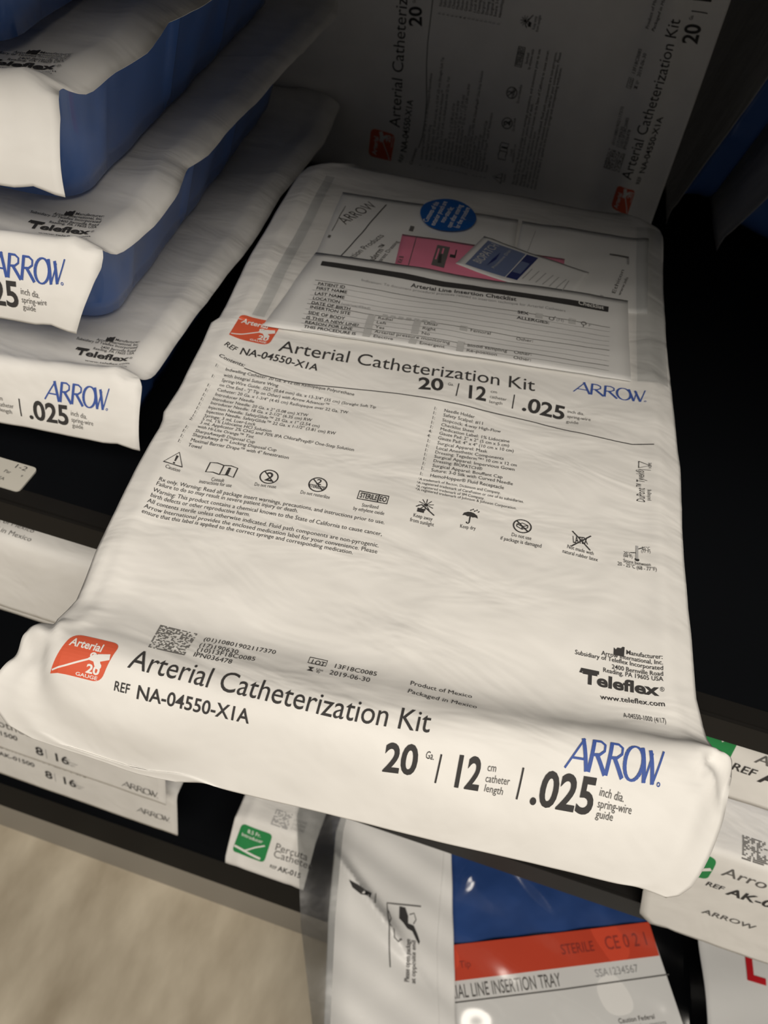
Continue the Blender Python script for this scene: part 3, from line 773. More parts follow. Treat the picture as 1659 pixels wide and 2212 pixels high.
# ================================================================== the setting: floor and rack
U = UNIT
def zw(z): return CAM_H + z * U
fl = mesh_obj('floor', [(-3, -3, 0), (3, -3, 0), (3, 3, 0), (-3, 3, 0)], [(0, 1, 2, 3)], MAT['floor'], smooth=False)
fl['kind'] = 'structure'
FRONT, BACK = .883 * U, 3.95 * U
rack = thing('shelving_rack', 'black steel storage rack with solid shelves holding the white packs', 'shelf', (0, (FRONT + BACK) / 2, 0))
def shelf(ztop, zbot, lip, out=0.0):
    b = box_mesh('shelf_board', (-1.25, FRONT - out, zw(ztop) - .012), (1.25, BACK, zw(ztop)), MAT['black'], rack)
    box_mesh('shelf_lip', (-1.25, FRONT - .004 - out, zw(zbot)), (1.25, FRONT + .010 - out, zw(ztop) + .0006), lip, b, bevel=.002)
shelf(.24, .13, MAT['black'], .125)     # upper shelf, out of view; its extra overhang is shaped to shade the kits
shelf(-1.32, -1.40, MAT['dark_edge'])
shelf(-2.30, -2.42, MAT['dark_edge'])
shelf(-3.275, -3.60, MAT['black'])
box_mesh('kick_plate', (-1.25, FRONT - .002, 0), (1.25, FRONT + .01, zw(-3.60)), MAT['kick'], rack)
box_mesh('back_panel', (-1.25, BACK, 0), (1.25, BACK + .006, zw(1.6)), MAT['black'], rack)
for x in (-1.25, 1.22):
    box_mesh('upright', (x, FRONT + .012, 0), (x + .03, FRONT + .05, zw(1.6)), MAT['black'], rack)

# ================================================================== the kit in front
TOP_LEFT = [(0, -.475), (.012, -.515), (.04, -.54), (.10, -.549), (.46, -.549), (.73, -.537), (.735, -.548), (.80, -.540), (.95, -.534), (1.03, -.537), (1.045, -.528), (1.17, -.528), (1.33, -.523), (1.43, -.514), (1.475, -.525),
            (1.495, -.548), (1.53, -.565), (1.575, -.588), (1.612, -.586), (1.645, -.565), (1.660, -.530), (1.667, -.470), (1.673, -.414), (1.683, -.355), (1.699, -.300)]
TOP_RIGHT = [(0, .32), (.012, .35), (.04, .37), (.09, .378), (.37, .374), (.66, .381), (.90, .394), (1.06, .392), (1.20, .395), (1.36, .407), (1.44, .425), (1.50, .440), (1.525, .452), (1.545, .449), (1.58, .442), (1.62, .432), (1.66, .424), (1.685, .412), (1.70, .395)]
main = make_kit('catheter_kit', 'large white kit lying flat in the middle, blue round sticker on its clear pouch', frame(0, 0, -1.0),
                MAIN_PROFILE, TOP_LEFT, TOP_RIGHT, .31, seed=.4, nu=150, front_step=.003, extra=front_corners)
lid_prints(main, ['title', 'contents', 'contents_r', 'notes', 'size', 'logo_t', 'badge_t', 'symbol', 'warning', 'maker', 'material', 'code', 'lot', 'origin', 'title_b', 'size_b', 'logo_b', 'badge_b'])

# -- the papers in the pouch, and the pouch
S = main['surf']
def paper(name, label, category, q, lift, mat, nu=24, nv=16, thick=.0002, seed=0, wave=.0008):
    L = OnLid(S, lift, wave, seed)
    V, F = quad_patch(L, q, nu, nv)
    o = mesh_obj(name, V, F, MAT[mat], None, thick=thick)
    tag(o, label, category)
    return o, L
leaf, Lf = paper('folded_leaflet', 'white leaflet with sideways maker name and a long black rule, left in the pouch', 'leaflet', [(-.415, .165), (.02, .150), (.03, .485), (-.405, .505)], .0032, 'paper')
A = Art()
A.text('ARROW', -.372, .312, -.318, .205, .030, -.004, 'grey_ink')
A.stroke([(-.352, .455), (-.300, .190)], .0026)
A.text('ation Products', -.322, .452, -.275, .332, .016, 0, 'grey_ink')
A.text('aderm\u2122', -.277, .450, -.259, .372, .016, .012, 'grey_ink'); A.text('sparent Dressing', -.262, .456, -.238, .345, .010, 0, 'grey_ink')
A.stroke([(-.396, .35), (-.394, .268), (-.392, .232)], .0016, 'grey_ink'); A.rect(-.399, .368, -.393, .380, 'grey_ink', 1)
A.rect(-.226, .268, -.216, .290, 'grey_ink', 1)
A.lay('leaflet_print', Lf, leaf, off=.0012, cut=(.03, .03))
leaf2, Lf2 = paper('insert_sheet', 'white insert sheet with small sideways print, right in the pouch', 'leaflet', [(.03, .150), (.335, .138), (.330, .455), (.03, .480)], .0031, 'paper', seed=2)
A = Art()
A.stroke([(.055, .285), (.066, .19)], .0014, 'pale_ink'); A.rect(.245, .228, .290, .236, 'grey_ink', 1); A.rect(.286, .236, .291, .262, 'pale_ink', 1)
A.lay('sheet_print', Lf2, leaf2, off=.0012, cut=(.03, .03)); A = Art()
A.text('Ethicon', .2600, .400, .2800, .290, .008, 0, 'grey_ink'); A.text('www.info', .2720, .402, .2900, .320, .007, 0, 'grey_ink')
A.text('45 mm', .225, .455, .235, .415, .010, 0, 'grey_ink')
A.lay('sheet_print', Lf2, leaf2, off=.0012, cut=(.03, .03))
card, Lc = paper('pink_card', 'bright pink card lying under the blue foil packet in the pouch', 'card', [(-.2375, .309), (.1425, .288), (.138, .46), (-.226, .475)], .0052, 'pink', seed=1)
A = Art()
A.stroke([(-.1975, .452), (-.203, .315), (-.06, .307)], .0016, 'grey_ink'); A.text('Kit B', -.214, .440, -.215, .408, .010, .01, 'grey_ink')
A.rect(-.150, .335, -.121, .425, 'grey_ink', 1); A.rect(-.146, .35, -.142, .40, 'pink', 2); A.rect(-.136, .345, -.132, .37, 'pink', 2); A.poly([(-.140, .375), (-.134, .372), (-.130, .41), (-.138, .412)], 'ink', 2)
A.text('L', -.103, .378, -.104, .340, .012, .05, 'ink')
A.lay('card_print', Lc, card, off=.0012, cut=(.03, .03))
check, Lk = paper('checklist_sheet', 'white form with a black header bar, front sheet in the pouch', 'form', [(-.405, .458), (.288, .420), (.2965, .700), (-.4370, .748)], .0085, 'paper', seed=3)
A = Art()
A.add([(-.3818, .491), (.2464, .4588), (.2458, .4789), (-.3809, .5101)], [(0, 1, 2, 3)], 'ink', 1)
A.text('Checklist', .180, .4745, .2361, .4735, .013, .02, 'white_ink', 2)
A.text('Arterial Line Insertion Checklist', -.1783, .5215, .0502, .505, .013, .018)
A.text('Indication: To document procedural practices related to insertion technique for Arterial Catheters', -.284, .541, .1551, .512, .0085, 0, 'pale_ink')
ROWS = [('PATIENT ID', -.3685, .5809, -.3104), ('FIRST NAME', -.3677, .5968, -.3027), ('LAST NAME', -.3662, .6152, -.3039), ('LOCATION', -.3654, .6326, -.3096), ('DATE OF BIRTH', -.3642, .6496, -.2829), ('INSERTION SITE', -.3627, .6653, -.2793),
        ('SIDE OF BODY', -.3615, .6838, -.2858), ('IS THIS A NEW LINE?', -.3613, .7004, -.2536), ('REASON FOR LINE', -.3594, .7172, -.263), ('THIS PROCEDURE IS', -.3572, .7330, -.252)]
sl = -.072
for k, (s, x, t, x1) in enumerate(ROWS):
    A.text(s, x, t, x1, t + sl * (x1 - x), .0095, .016)
    A.stroke([(x - .009, t - .0145), (.252, t - .0145 + sl * (.261 - x) * .80)], .0013 if k in (0, 5, 8) else .0008, 'grey_ink' if k in (0, 5, 8) else 'pale_ink')
A.stroke([(-.3589, .7423), (.2568, .7071)], .0010, 'pale_ink')
A.text('(unit/ward/bed)', -.306, .630, -.245, .626, .007, 0, 'pale_ink')
def tick(x, t): A.add([(x - .021, t - .013), (x - .006, t - .0138), (x - .006, t + .0032), (x - .021, t + .004)], [(0, 1, 2, 3)], 'tick_ink', 1)
for s, x, t in [('Radial', -.2222, .6544), ('Left', -.2215, .6710), ('Yes', -.2205, .6880), ('Arterial pressure monitoring', -.2187, .7036), ('Elective', -.2180, .7205), ('Ulnar', -.1272, .6477), ('Right', -.1275, .6645), ('No', -.1265, .6815), ('Emergent', -.1250, .7145),
                ('Femoral', -.0327, .6403), ('Blood sampling', -.0310, .6908), ('Re-position', -.0300, .7080), ('Other:', .0620, .6363), ('Other:', .0625, .6860), ('Other:', .0630, .7030)]:
    A.word(s, x, t, .0092, 0, 'grey_ink', angle=.055, stretch=.97)
    if not s.startswith('Other'): tick(x, t)
for k in range(7): A.rect(-.215 + k * .0165, .6335 - .0008 * k, -.2045 + k * .0165, .6445 - .0008 * k, 'tick_ink', 1)
A.word('SEX', .0558, .5477, .0095, .016, angle=.06); A.word('ALLERGIES:', .0566, .5666, .0095, .016, angle=.06)
tick(.115, .5465); A.ring((.128, .5420), .005, .005, .0018, 'grey_ink', n=14); A.stroke([(.131, .539), (.136, .533)], .0016, 'grey_ink'); A.word('(M)', .138, .5455, .008, 0, 'pale_ink')
tick(.185, .5420); A.ring((.196, .5355), .005, .005, .0018, 'grey_ink', n=14); A.stroke([(.196, .5405), (.196, .548)], .0016, 'grey_ink'); A.word('F', .206, .5425, .008, 0, 'pale_ink')
A.lay('form_print', Lk, check, off=.0012, cut=(.03, .03))
pk, Lp = paper('dressing_packet', 'grey-blue foil packet lying askew on the pink card in the pouch', 'packet', [(-.050, .258), (.200, .335), (.160, .470), (-.0985, .400)], .0078, 'paper', seed=1, wave=.0004)
A = Art()
A.add([(-.0395, .2767), (.052, .3030), (.016, .4160), (-.0774, .3956)], [(0, 1, 2, 3)], 'packet_blue', 0)
A.add([(.055, .3035), (.082, .3115), (.043, .4230), (.018, .4170)], [(0, 1, 2, 3)], 'navy', 0)
A.text('BIOPATCH', -.045, .383, -.012, .292, .020, .012, 'tick_ink'); A.poly([(-.030, .385), (-.020, .350), (-.005, .318), (-.012, .352)], 'navy', 1)
A.text('Protective Disk', -.012, .392, .018, .302, .007, 0, 'tick_ink'); A.add([(.045, .338), (.065, .344), (.048, .395), (.029, .390)], [(0, 1, 2, 3)], 'packet_blue', 1)
r = random.Random(5)
for k in range(7):
    x = .066 + k * .015; A.stroke([(x - .012, .415 + k * .003), (x - .012 + .012 + .01 * r.random(), .365 + k * .004)], .0022, 'pale_ink')
A.lay('packet_print', Lp, pk, off=.0009, cut=(.03, .03))
pouch_surf = OnLid(S, .0125, .0006, 1.0)
V, F = quad_patch(pouch_surf, [(-.470, .120), (.362, .105), (.364, .700), (-.4665, .728)], 40, 28)
pouch = mesh_obj('document_pouch', V, F, MAT['film'], main['root'], label='clear film pouch')
for q in ([(-.470, .120), (-.4475, .120), (-.4400, .727), (-.4665, .728)], [(.306, .107), (.362, .105), (.364, .700), (.308, .7035)]):
    V, F = quad_patch(OnLid(S, .0132, .0006, 1.0), q, 3, 28)
    mesh_obj('pouch_seal', V, F, MAT['film_seal'], pouch)
A = Art()
n = 40
cs = math.cos(-.28); sn = math.sin(-.28)
def el(a, rx=.068, rt=.072): return (-.146 + rx * math.cos(a), .207 + rt * math.sin(a))
A.poly([el(2 * math.pi * k / n) for k in range(n)], 'sticker', 0)
for k, s in enumerate(['Contents of this', 'exterior pouch are', 'non-sterile;', 'open after entering', 'for the procedure']):
    x = -.182 + k * .019
    L_ = (.095, .115, .075, .110, .100)[k]
    A.text(s, x - .006, .208 + L_ / 2, x + .006, .208 - L_ / 2, .0125, .012, 'white_ink', 1)
A.lay('round_sticker', OnLid(S, .0142, .0006, 1.0), pouch, off=.0006, cut=(.012, .012))

# ================================================================== the pile of kits at the left
SL = [(0, -.47), (.03, -.53), (1.5, -.53), (1.7, -.53)]
def stack_right(w, e=(.365, .38, .384, .368)): return [(0, .34), (.02, .40), (.05, .43)] + [(1.97 - y, x) for y, x in w] + [(1.46, e[0]), (1.48, e[1]), (1.51, e[2]), (1.60, e[3])]
KD = [(1.65, .447), (1.35, .420), (1.05, .415), (.91, .400), (.74, .390), (.62, .380), (.555, .372)]
KC = [(1.80, .455), (1.37, .430), (1.12, .415), (.95, .405), (.89, .388), (.78, .412), (.68, .405), (.56, .372)]
KB = [(1.8, .44), (1.1, .415), (.93, .410), (.85, .392), (.75, .400), (.70, .392), (.59, .376), (.54, .365)]
GRP = 'kits piled at the left'
for nm, off, w, lab, sd, bl in [
        ('D', (-1.0, .55, -1.04), KD, 'white kit lying on the black shelf, bottom of the left pile', 1.0, ['maker', 'size_b', 'logo_b']),
        ('C', (-1.01, .525, -.752), KC, 'second white kit from the bottom of the left pile, blue word cut off', 2.2, ['maker', 'size_b', 'logo_b']),
        ('B', (-.985, .487, -.478), KB, 'third white kit from the bottom of the left pile, its flap end blank', 3.1, ['maker']),
        ('A', (-.985, .38, -.20), KB, 'uppermost kit of the left pile, only its blue tray in view', 4.0, [])]:
    K = make_kit('catheter_kit', lab, frame(*off), STACK_PROFILE, SL, stack_right(w, {'D': (.365, .378, .380, .382), 'C': (.370, .378, .372, .335), 'B': (.352, .36, .366, .372), 'A': (.352, .36, .366, .372)}[nm]),   .262 if nm != 'D' else .275, seed=sd, bump=1.2, nu=60, front_step=.005, group=GRP, y0=.63, y1=1.88, extra=pile_corner)
    lid_prints(K, bl, dt=-.026, dx=-.026, dtop=-.006)

# ================================================================== kits standing at the back
psi, phi, roll = math.radians(-5.3), math.radians(4.7), math.radians(-.7)
r_ = Vector((math.cos(psi), math.sin(psi), 0)); n_ = Vector((-math.sin(psi), math.cos(psi), 0))
v_ = Vector((0, 0, 1)) * math.cos(phi) + n_ * math.sin(phi)
r2 = r_ * math.cos(roll) + v_ * math.sin(roll); v2 = -r_ * math.sin(roll) + v_ * math.cos(roll)
n2 = v2.cross(-r2)
O = Vector((-.371, 2.532, -.72)) + r2 * 1.2
MB = LID @ Matrix(((v2[0], -r2[0], n2[0], O[0]), (v2[1], -r2[1], n2[1], O[1]), (v2[2], -r2[2], n2[2], O[2]), (0, 0, 0, 1)))
K = make_kit('catheter_kit', 'white kit standing on its side at the back, print running upwards', MB, MAIN_PROFILE[:-3] + [(.455, -.016), (.42, -.020), (.392, -.018)],
             [(0, -.50), (.03, -.555), (.1, -.565), (1.5, -.565), (1.64, -.55), (1.7, -.53)], [(0, .35), (.03, .39), (1.5, .40), (1.7, .41)], .26, seed=5.2)
lid_prints(K, ['title', 'contents', 'contents_r', 'size', 'badge_t', 'symbol', 'warning', 'maker', 'code', 'lot', 'origin', 'title_b', 'size_b', 'logo_b', 'badge_b'])
def standing(P0, lean, label, depth, length, height, seed):
    s, c = math.sin(math.radians(lean)), math.cos(math.radians(lean))
    e = Vector((s, 0, c)); y = Vector((0, 1, 0)); N = e.cross(y)
    o = Vector(P0) - e * (-.55) - y * .5
    M = LID @ Matrix(((e[0], y[0], N[0], o[0]), (e[1], y[1], N[1], o[1]), (e[2], y[2], N[2], o[2]), (0, 0, 0, 1)))
    prof = [(.5 + length, 0), (.5 + length * .6, .001), (.5 + length * .3, .001), (.5, 0)]
    return make_kit('boxed_kit', label, M, prof, [(0, -.55), (2, -.55)], [(0, -.55 + height), (2, -.55 + height)], depth, seed=seed, skew=0, y0=.56, y1=.44 + length, edge=.06, inset=.02, nu=40, ribs=.3)
standing((.495, 2.62, -1.315), 16, 'white-lidded blue kit standing on edge, leaning beside the back kit', .11, 1.15, 1.0, 6)
standing((.648, 2.50, -1.312), 25, 'blue kit standing on edge at the far right, behind a thin lid edge', .2, 1.2, 1.0, 7)

# ================================================================== shelf card
Mt = frame(-.89, .984, -1.3185, -5.2)
TG = Patch(Mt)
q = rounded([(-.20, -.073), (.0, -.073), (0, .0), (-.035, .0), (-.20, .0)], [.01, .012, .012, .0, .01])
bm_v = [TG.world(x, t, 0) for x, t in q]; nq = len(bm_v)
bm_w = [TG.world(x, t, .004) for x, t in q]
tagc = mesh_obj('shelf_card', bm_v + bm_w, [tuple(range(nq)), tuple(range(2 * nq - 1, nq - 1, -1))] + [(k, k + nq, (k + 1) % nq + nq, (k + 1) % nq) for k in range(nq)], MAT['card'], None, smooth=False)
tag(tagc, 'small white card with rounded corners lying on the black shelf edge', 'label')
A = Art()
A.text('1-2', -.050, -.056, -.019, -.055, .012, -.005, 'ink'); A.word('Par', -.060, -.037, .008, 0, 'grey_ink'); A.word('9', -.020, -.037, .006, 0, 'grey_ink'); A.word('1  EA', -.072, -.016, .008, 0, 'grey_ink')
A.lay('card_print', TG, tagc, off=.0048)

# ================================================================== kits on the lower shelves
def lower(name, label, off, fold, drop, slope, xl, xr, depth, length, seed, group=None, corner=(.03, .03), roll=-5.2, bump=1.3, y0=None, y1=None):
    a = math.radians(slope)
    f = .5
    prof = [(f + length, 0), (f + length * .7, .002), (f + .12, .002), (f + .05, .004), (f, .004),
            (f - .012 - math.cos(a) * drop * .1, -.012 - math.sin(a) * drop * .1), (f - .012 - math.cos(a) * drop * .55, -.012 - math.sin(a) * drop * .55), (f - .012 - math.cos(a) * drop, -.012 - math.sin(a) * drop)]
    t_end = length + .03 + drop
    K = make_kit(name, label, frame(off[0], off[1], off[2], roll) , prof, [(0, xl + .03), (.04, xl), (t_end - corner[0] * 2, xl), (t_end - corner[0] * .6, xl + corner[0] * .35), (t_end, xl + corner[0])],
                 [(0, xr - .03), (.04, xr), (t_end - corner[1] * 2, xr), (t_end - corner[1] * .6, xr - corner[1] * .35), (t_end, xr - corner[1])], depth, seed=seed, skew=0, bump=bump, front_step=.012, y0=f + .10 if y0 is None else y0, y1=f + length - .06, group=group, nu=50)
    K['fold'] = float(np.interp(-(f - .004), -K['surf'].Y, K['surf'].t))
    return K
# second shelf, left
K = lower('procedure_kit', 'white kit at the left under the shelf edge, country of origin printed on its lid', (-1.1, .563, -1.62), 0, .235, 80, -1.1, .55, .215, 1.25, 8, 'kits on the second shelf at the left', y0=.66)
T = K['fold']
A = Art()
A.word('Product of Mexico', .058, T - .046, .0125, 0, 'grey_ink', stretch=1.15, right=True); A.word('Packaged in Mexico', .066, T - .021, .0125, 0, 'grey_ink', stretch=1.15, right=True)
A.lay('origin_print', K['surf'], K['sheet'], cut=(0, .006))
K = lower('procedure_kit', 'lower kit at the left, a thin beige strip of its flap in view', (-1.1, .575, -1.845), 0, .10, 80, -1.1, .55, .45, 1.25, 8.5, 'kits on the second shelf at the left', y0=.72)
# second shelf, right
def ak(off, label, drop, slope, xl, depth, seed, corner):
    return lower('central_line_kit', label, off, 0, drop, slope, xl, 1.1, depth, 1.3, seed, 'kits on the second shelf at the right', corner=corner)
K = ak((.70, .385, -1.45), 'upper white kit at the right, large REF number on its flap', .195, 80, -.16, .40, 9, (.02, .02))
T = K['fold']; A = Art()
A.poly(rounded([(-.19, T + .005), (-.080, T + .005), (-.072, T + .112), (-.18, T + .112)], .025), 'green', 0); A.poly([(-.120, T + .03), (-.098, T + .03), (-.106, T + .045)], 'white_ink', 1)
A.lay('green_badge', K['surf'], K['sheet'], cut=(.02, .006)); A = Art()
A.word('REF', -.062, T + .112, .022, .012, 'ink'); A.word('AK-01000', .000, T + .122, .036, .025, 'ink'); A.word('Arrow-Clark', -.03, T + .07, .03, 0, 'grey_ink')
A.lay('flap_print', K['surf'], K['sheet'], cut=(.02, .006))
K = ak((.78, .326, -1.915), 'lower white kit at the right with a rounded flap end hanging over the shelf edge', .42, 84, -.125, .375, 10, (.09, .02))
T = K['fold']; A = Art()
dot_code(A, [(.020, T - .072), (.080, T - .072), (.080, T - .014), (.020, T - .014)], 14, 7)
for k in range(4): A.word(['(01)2080190', '(17)20043', '(10)71F19', 'IPN0452'][k], .095, T - .058 + .015 * k, .009, 0, 'grey_ink')
A.lay('lot_code_print', K['surf'], K['sheet'], cut=(0, .006))
A = Art()
A.poly(rounded([(-.10, T + .008), (-.028, T + .008), (-.018, T + .105), (-.09, T + .105)], .02), 'green', 0); A.stroke([(-.075, T + .09), (-.028, T + .05)], .012, 'white_ink')
A.lay('green_badge', K['surf'], K['sheet'], cut=(.02, .006)); A = Art()
A.word('Arrow-Clark', -.002, T + .060, .036, 0, 'grey_ink'); A.word('REF', -.014, T + .128, .019, .012, 'ink'); A.word('AK-01000', .042, T + .138, .034, .025, 'ink')
A.lay('flap_print', K['surf'], K['sheet'], cut=(.02, .006)); A = Art()
A.word('ARROW', .030, T + .270, .024, .01, 'grey_ink')
A.lay('maker_word', K['surf'], K['sheet'], cut=(.02, .006))
# bottom shelf, left
GP = 'kits on the bottom shelf at the left'
for k, (z, d, lab) in enumerate([(-2.52, .26, 'upper of two white kits on the bottom shelf, size eight print on its flap'), (-2.79, .48, 'lower of two white kits on the bottom shelf, at the black lip')]):
    K = lower('pneumothorax_kit', lab, (-1.20, .497 + .018 * k, z), 0, (.205, .25)[k], 78, -1.0, .445, d, 1.2, 11 + k, GP, corner=(.01, .01), bump=1.0)
    T = K['fold']; A = Art()
    d0 = 0; e = -.045 * k
    A.word('Pneumothorax Kit', .093, T + .085 + d0, .038, 0, 'grey_ink', right=True, stretch=.98); A.word('REF AK-01500', -.098 - .02 * k, T + .135 + d0, .024, .015, 'ink', right=True)
    A.word('8', -.035 + e, T + .172 + d0, .042, .02); A.stroke([(.006 + e, T + .128 + d0), (.006 + e, T + .178 + d0)], .0025, 'pale_ink'); A.word('16', .030 + e, T + .172 + d0, .042, .02)
    for q in range(3): A.word(['cm', 'catheter', 'length'][q], .080 + e, T + .144 + d0 + .014 * q, .009, 0, 'pale_ink')
    A.lay('flap_print', K['surf'], K['sheet'], cut=(.02, .006)); A = Art()
    logo_word(A, .285, T + .186 + d0, .415, T + .186 + d0, .032, 'grey_ink')
    A.lay('maker_word', K['surf'], K['sheet'], cut=(.02, .006))
# bottom shelf, green badge
K = lower('sheath_kit', 'white kit with a green square badge, beside the clear bag on the bottom shelf', (-.54, .447, -2.79), 0, .165, 50, 0, .29, .48, 1.2, 13, None, corner=(.015, .006), bump=1.0)
T = K['fold']; A = Art()
A.poly(rounded([(.030, T + .020), (.142, T + .020), (.136, T + .130), (.018, T + .128)], .016), 'green', 0)
A.word('8.5 Fr.', .055, T + .045, .013, .01, 'white_ink'); A.word('Introducer', .038, T + .063, .012, .01, 'white_ink')
A.stroke([(.055, T + .115), (.095, T + .085), (.125, T + .068)], .005, 'white_ink'); A.stroke([(.022, T + .105), (.045, T + .110), (.10, T + .118), (.120, T + .120)], .008, 'white_ink')
A.lay('green_badge', K['surf'], K['sheet'], cut=(.02, .006)); A = Art()
A.word('Percuta', .160, T + .070, .026, 0, 'grey_ink'); A.word('Catheter', .160, T + .096, .026, 0, 'grey_ink'); A.word('REF', .158, T + .138, .011, .012, 'ink'); A.word('AK-015', .188, T + .140, .018, .022, 'ink')
A.lay('flap_print', K['surf'], K['sheet'], cut=(.02, .006))
A = Art(); dot_code(A, [(.125, T - .065), (.185, T - .065), (.185, T - .010), (.125, T - .010)], 12, 9, 'pale_ink')
for k in range(3): A.word('(10)7345', .195, T - .045 + .014 * k, .009, 0, 'pale_ink')
A.lay('lot_code_print', K['surf'], K['sheet'], cut=(0, .006))

# ================================================================== bagged tray, pouches
ang = 18.9
Mg = frame(.336, .653, -2.96, ang)
root = thing('insertion_tray', 'blue tray in a clear bag with a red-striped label, jutting from the bottom shelf', 'medical kit', frame(.336, .653, -3.27) @ Vector((.2, .2, 0)))
def wrapped(M, x0, x1, y0, y1, z0, z1, n=40, seed=0):
    """soft cloth-wrapped block"""
    V = []; F = []
    def hgt(x, y):
        e = min(x - x0, x1 - x, y - y0, y1 - y); k = max(0, min(1, e / .06))
        return z0 + (z1 - z0) * (1 - (1 - k) ** 2.2) + .006 * math.sin(14 * x + 9 * y + seed) * math.sin(21 * y - 6 * x) * k + .004 * math.sin(40 * x - 13 * y) * k
    for j in range(n + 1):
        for i in range(n + 1):
            x, y = x0 + (x1 - x0) * i / n, y0 + (y1 - y0) * j / n; V.append(M @ Vector((x, y, hgt(x, y))))
    for j in range(n):
        for i in range(n):
            a = j * (n + 1) + i; F.append((a, a + 1, a + n + 2, a + n + 1))
    b = len(V)
    for j, i in ((0, 0), (0, n), (n, n), (n, 0)): V.append(V[j * (n + 1) + i].copy())
    F.append((b + 3, b + 2, b + 1, b))
    return V, F
V, F = wrapped(Mg, -.34, .755, -.50, .72, -.30, -.012)
mesh_obj('wrapped_tray', V, F, MAT['blue_wrap'], root)
GP_ = Patch(Mg, lambda x, y: .0015 + .003 * math.sin(6 * x + 2) * math.sin(7 * y))
V, F = quad_patch(GP_, [(-.33, -.105), (.700, -.105), (.720, .49), (-.33, .49)], 30, 24)
lab = mesh_obj('tray_label', V, F, MAT['paper'], root)
A = Art()
A.rect(-.33, -.105, .701, .0, 'bag_red', 0)
A.text('ARTERIAL LINE INSERTION TRAY', -.095, .049, .345, .052, .038, 0, 'grey_ink')
A.stroke([(-.33, .058), (.35, .062), (.713, .058)], .0035, 'grey_ink')
A.text('SSA1234567', .465, .040, .615, .040, .022, 0, 'pale_ink')
A.text('STERILE', .370, -.038, .485, -.038, .030, .01, 'dim_red'); A.text('CE 0 2 1', .525, -.036, .672, -.036, .040, .01, 'dim_red')
A.word('Tip', .02, -.035, .02, 0, 'dim_red')
A.word('Caution Federal', .500, .175, .013, 0, 'grey_ink'); A.word('(USA) law restricts', .520, .195, .012, 0, 'pale_ink')
A.lay('label_print', GP_, lab, off=.0022, cut=(.03, .02))
def film_h(x, y):
    z = .035 + .012 * math.sin(9 * x + 4 * y) + .010 * math.sin(23 * x - 9 * y + 2 * math.sin(7 * y)) + .006 * math.sin(37 * y + 11 * x)
    # two stiff wrinkles in the film over the blue wrap
    z += .030 * math.exp(-((x - .575 + 1.1 * (y - .985)) / 1.49 / .026) ** 2) * math.exp(-((y - .985) / .065) ** 2)
    z += .024 * math.exp(-((x - .335 - .35 * (y - .99)) / .024) ** 2) * math.exp(-((y - .985) / .05) ** 2)
    e = max(0, .06 - x) if y > .5 else 0
    return z - .10 * min(1, e / .25) - .25 * max(0, -.10 - x)
FP = Patch(frame(0, 0, -2.975), film_h)
V, F = sheet_between(FP, [(-.30, 1.10), (-.30, 1.03), (-.195, .70), (-.085, .43), (.02, .15)], [(1.06, 1.10), (1.07, .98), (1.075, .84), (1.09, .69), (1.15, .35)], 130, 90)
mesh_obj('clear_bag', V, F, MAT['bag_film'], root, label='clear crinkled plastic bag')
V, F = sheet_between(Patch(frame(0, 0, -2.755) @ Matrix.Diagonal((.948, .948, 1, 1)), lambda x, y: .012 * math.sin(30 * x + 6 * y) + .006 * math.sin(24 * y)), [(-.305, 1.10), (-.305, 1.032), (-.195, .694), (-.084, .43), (.0, .2)], [(-.13, 1.10), (-.13, 1.012), (-.09, .739), (-.03, .438), (.05, .2)], 12, 60)
mesh_obj('bag_seam', V, F, MAT['haze_film'], root, label='hazy edge of the bag')
def pouch_h(x, y):
    # a diagonal fold line from the upper left to the middle
    d = ((x + .164) * .243 + (y - .948) * .304) / .389
    s = ((x + .164) * .304 - (y - .948) * .243) / .389
    ridge = .030 * math.exp(-(d / .020) ** 2) * (1 / (1 + math.exp(-(s) / .02))) * (1 / (1 + math.exp((s - .40) / .04)))
    return ridge + .028 * math.exp(-((d - .0) / .09) ** 2) * (1 if d < 0 else .55) * math.exp(-((s - .2) / .25) ** 2) + .005 * math.sin(16 * x + 7 * y) * math.sin(19 * y - 5 * x) + .003 * math.sin(50 * y + 20 * x)
PP = Patch(frame(0, 0, -2.915), pouch_h)
V, F = sheet_between(PP, [(-.150, 1.10), (-.156, 1.012), (-.113, .739), (-.049, .438), (.02, .15)], [(.245, 1.10), (.253, 1.053), (.303, .783), (.349, .527), (.41, .22)], 60, 90)
pw = mesh_obj('paper_pouch', V, F, MAT['pouch_white'], None, thick=.0004)
tag(pw, 'white peel pouch with a hand pictogram, lying on the clear bag below the middle kit', 'pouch')
A = Art()
A.stroke([(.183, .0 - .834), (.069, -.818), (.118, -.633)], .004, 'grey_ink')
A.poly([(.112, -.818), (.132, -.818), (.146, -.795), (.150, -.772), (.170, -.770), (.186, -.748), (.198, -.728), (.196, -.718), (.184, -.732), (.168, -.752), (.150, -.756), (.134, -.770), (.118, -.780)], 'ink', 1)
A.stroke([(.078, -.795), (.092, -.770), (.088, -.750), (.108, -.735), (.112, -.715), (.128, -.705), (.138, -.716)], .003, 'grey_ink'); A.stroke([(.150, -.80), (.164, -.808), (.174, -.79), (.168, -.775)], .003, 'grey_ink')
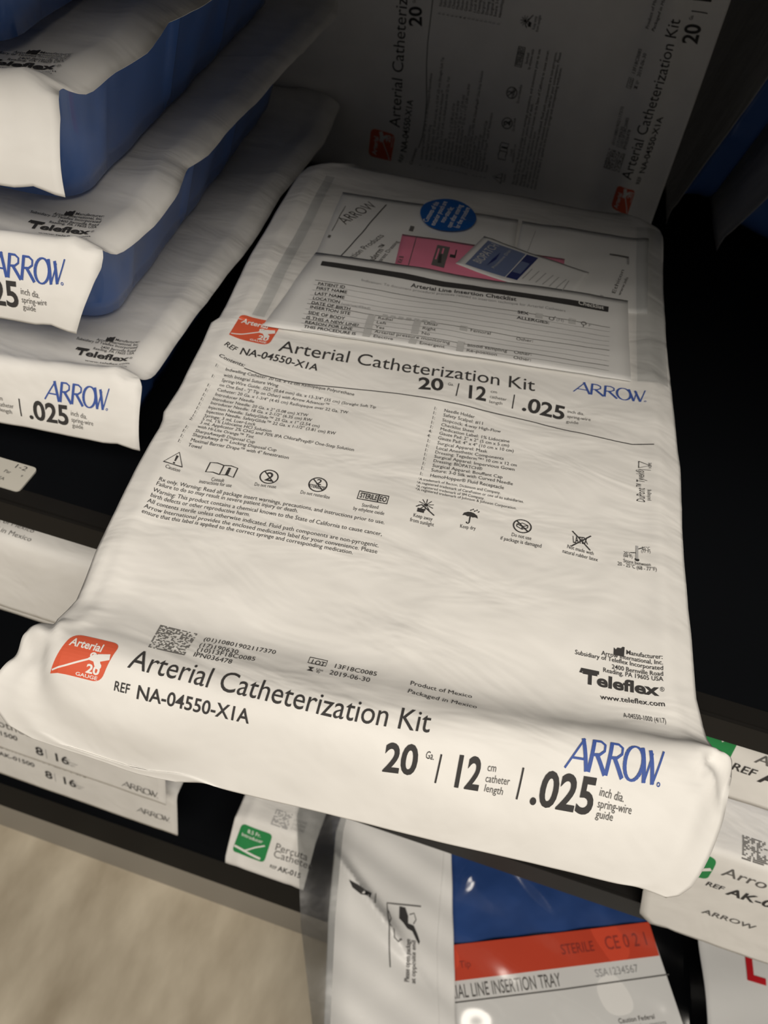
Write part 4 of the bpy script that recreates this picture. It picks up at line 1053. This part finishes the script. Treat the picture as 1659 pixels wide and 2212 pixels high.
A.text('Please open package', .186, -.606, .166, -.726, .016, .01, 'grey_ink'); A.text('at opposite end', .206, -.606, .184, -.726, .014, .01, 'grey_ink')
A.poly([(-.072, -.852), (-.062, -.848), (-.02, -.832), (.012, -.833), (.010, -.812), (-.022, -.815), (-.055, -.832)], 'ink', 1); A.stroke([(.026, -.838), (.030, -.80)], .003, 'grey_ink')
A.lay('pictogram_print', PP, pw, off=.0030, cut=(.012, .012))
V, F = sheet_between(PP, [(.219, 1.10), (.229, 1.048), (.243, .87), (.256, .721), (.30, .50), (.36, .22)], [(.226, 1.10), (.236, 1.048), (.250, .87), (.263, .721), (.307, .50), (.367, .22)], 2, 90, off=.003)
mesh_obj('heat_seal', V, F, MAT['pouch_white'], pw)
LB = Patch(frame(0, 0, -2.99), lambda x, y: .008 * math.sin(9 * x + 5 * y) + .006 * math.sin(21 * y - 8 * x))
root = thing('lettered_pouch', 'white bag with a red letter in clear film, bottom right corner', 'pouch', frame(1.4, .75, -3.27) @ Vector((0, 0, 0)))
V, F = sheet_between(LB, [(1.14, 1.10), (1.145, .99), (1.165, .70), (1.26, .3)], [(1.85, 1.15), (1.85, .99), (1.85, .70), (1.85, .3)], 30, 30)
sh = mesh_obj('pouch_sheet', V, F, MAT['pouch_white'], root, thick=.0004)
A = Art(); A.word('L', 1.300, -.885, .088, .05, 'letter_red', angle=-.03)
A.lay('letter_print', LB, sh, off=.003, cut=(.02, .02))
V, F = wrapped(frame(0, 0, -3.0), 1.27, 1.84, .34, 1.12, -.265, -.02, 16, 2)
mesh_obj('packed_contents', V, F, MAT['pouch_white'], root)
LF = Patch(frame(0, 0, -2.965), lambda x, y: .010 * math.sin(13 * x + 5 * y) + .007 * math.sin(27 * y - 8 * x) - .3 * max(0, 1.12 - x))
V, F = sheet_between(LF, [(1.10, 1.12), (1.09, .99), (1.115, .70), (1.22, .3)], [(1.9, 1.15), (1.9, .99), (1.9, .70), (1.9, .3)], 40, 30)
mesh_obj('clear_bag', V, F, MAT['bag_film'], root, label='clear plastic bag')

bpy.data.objects.remove(_type)
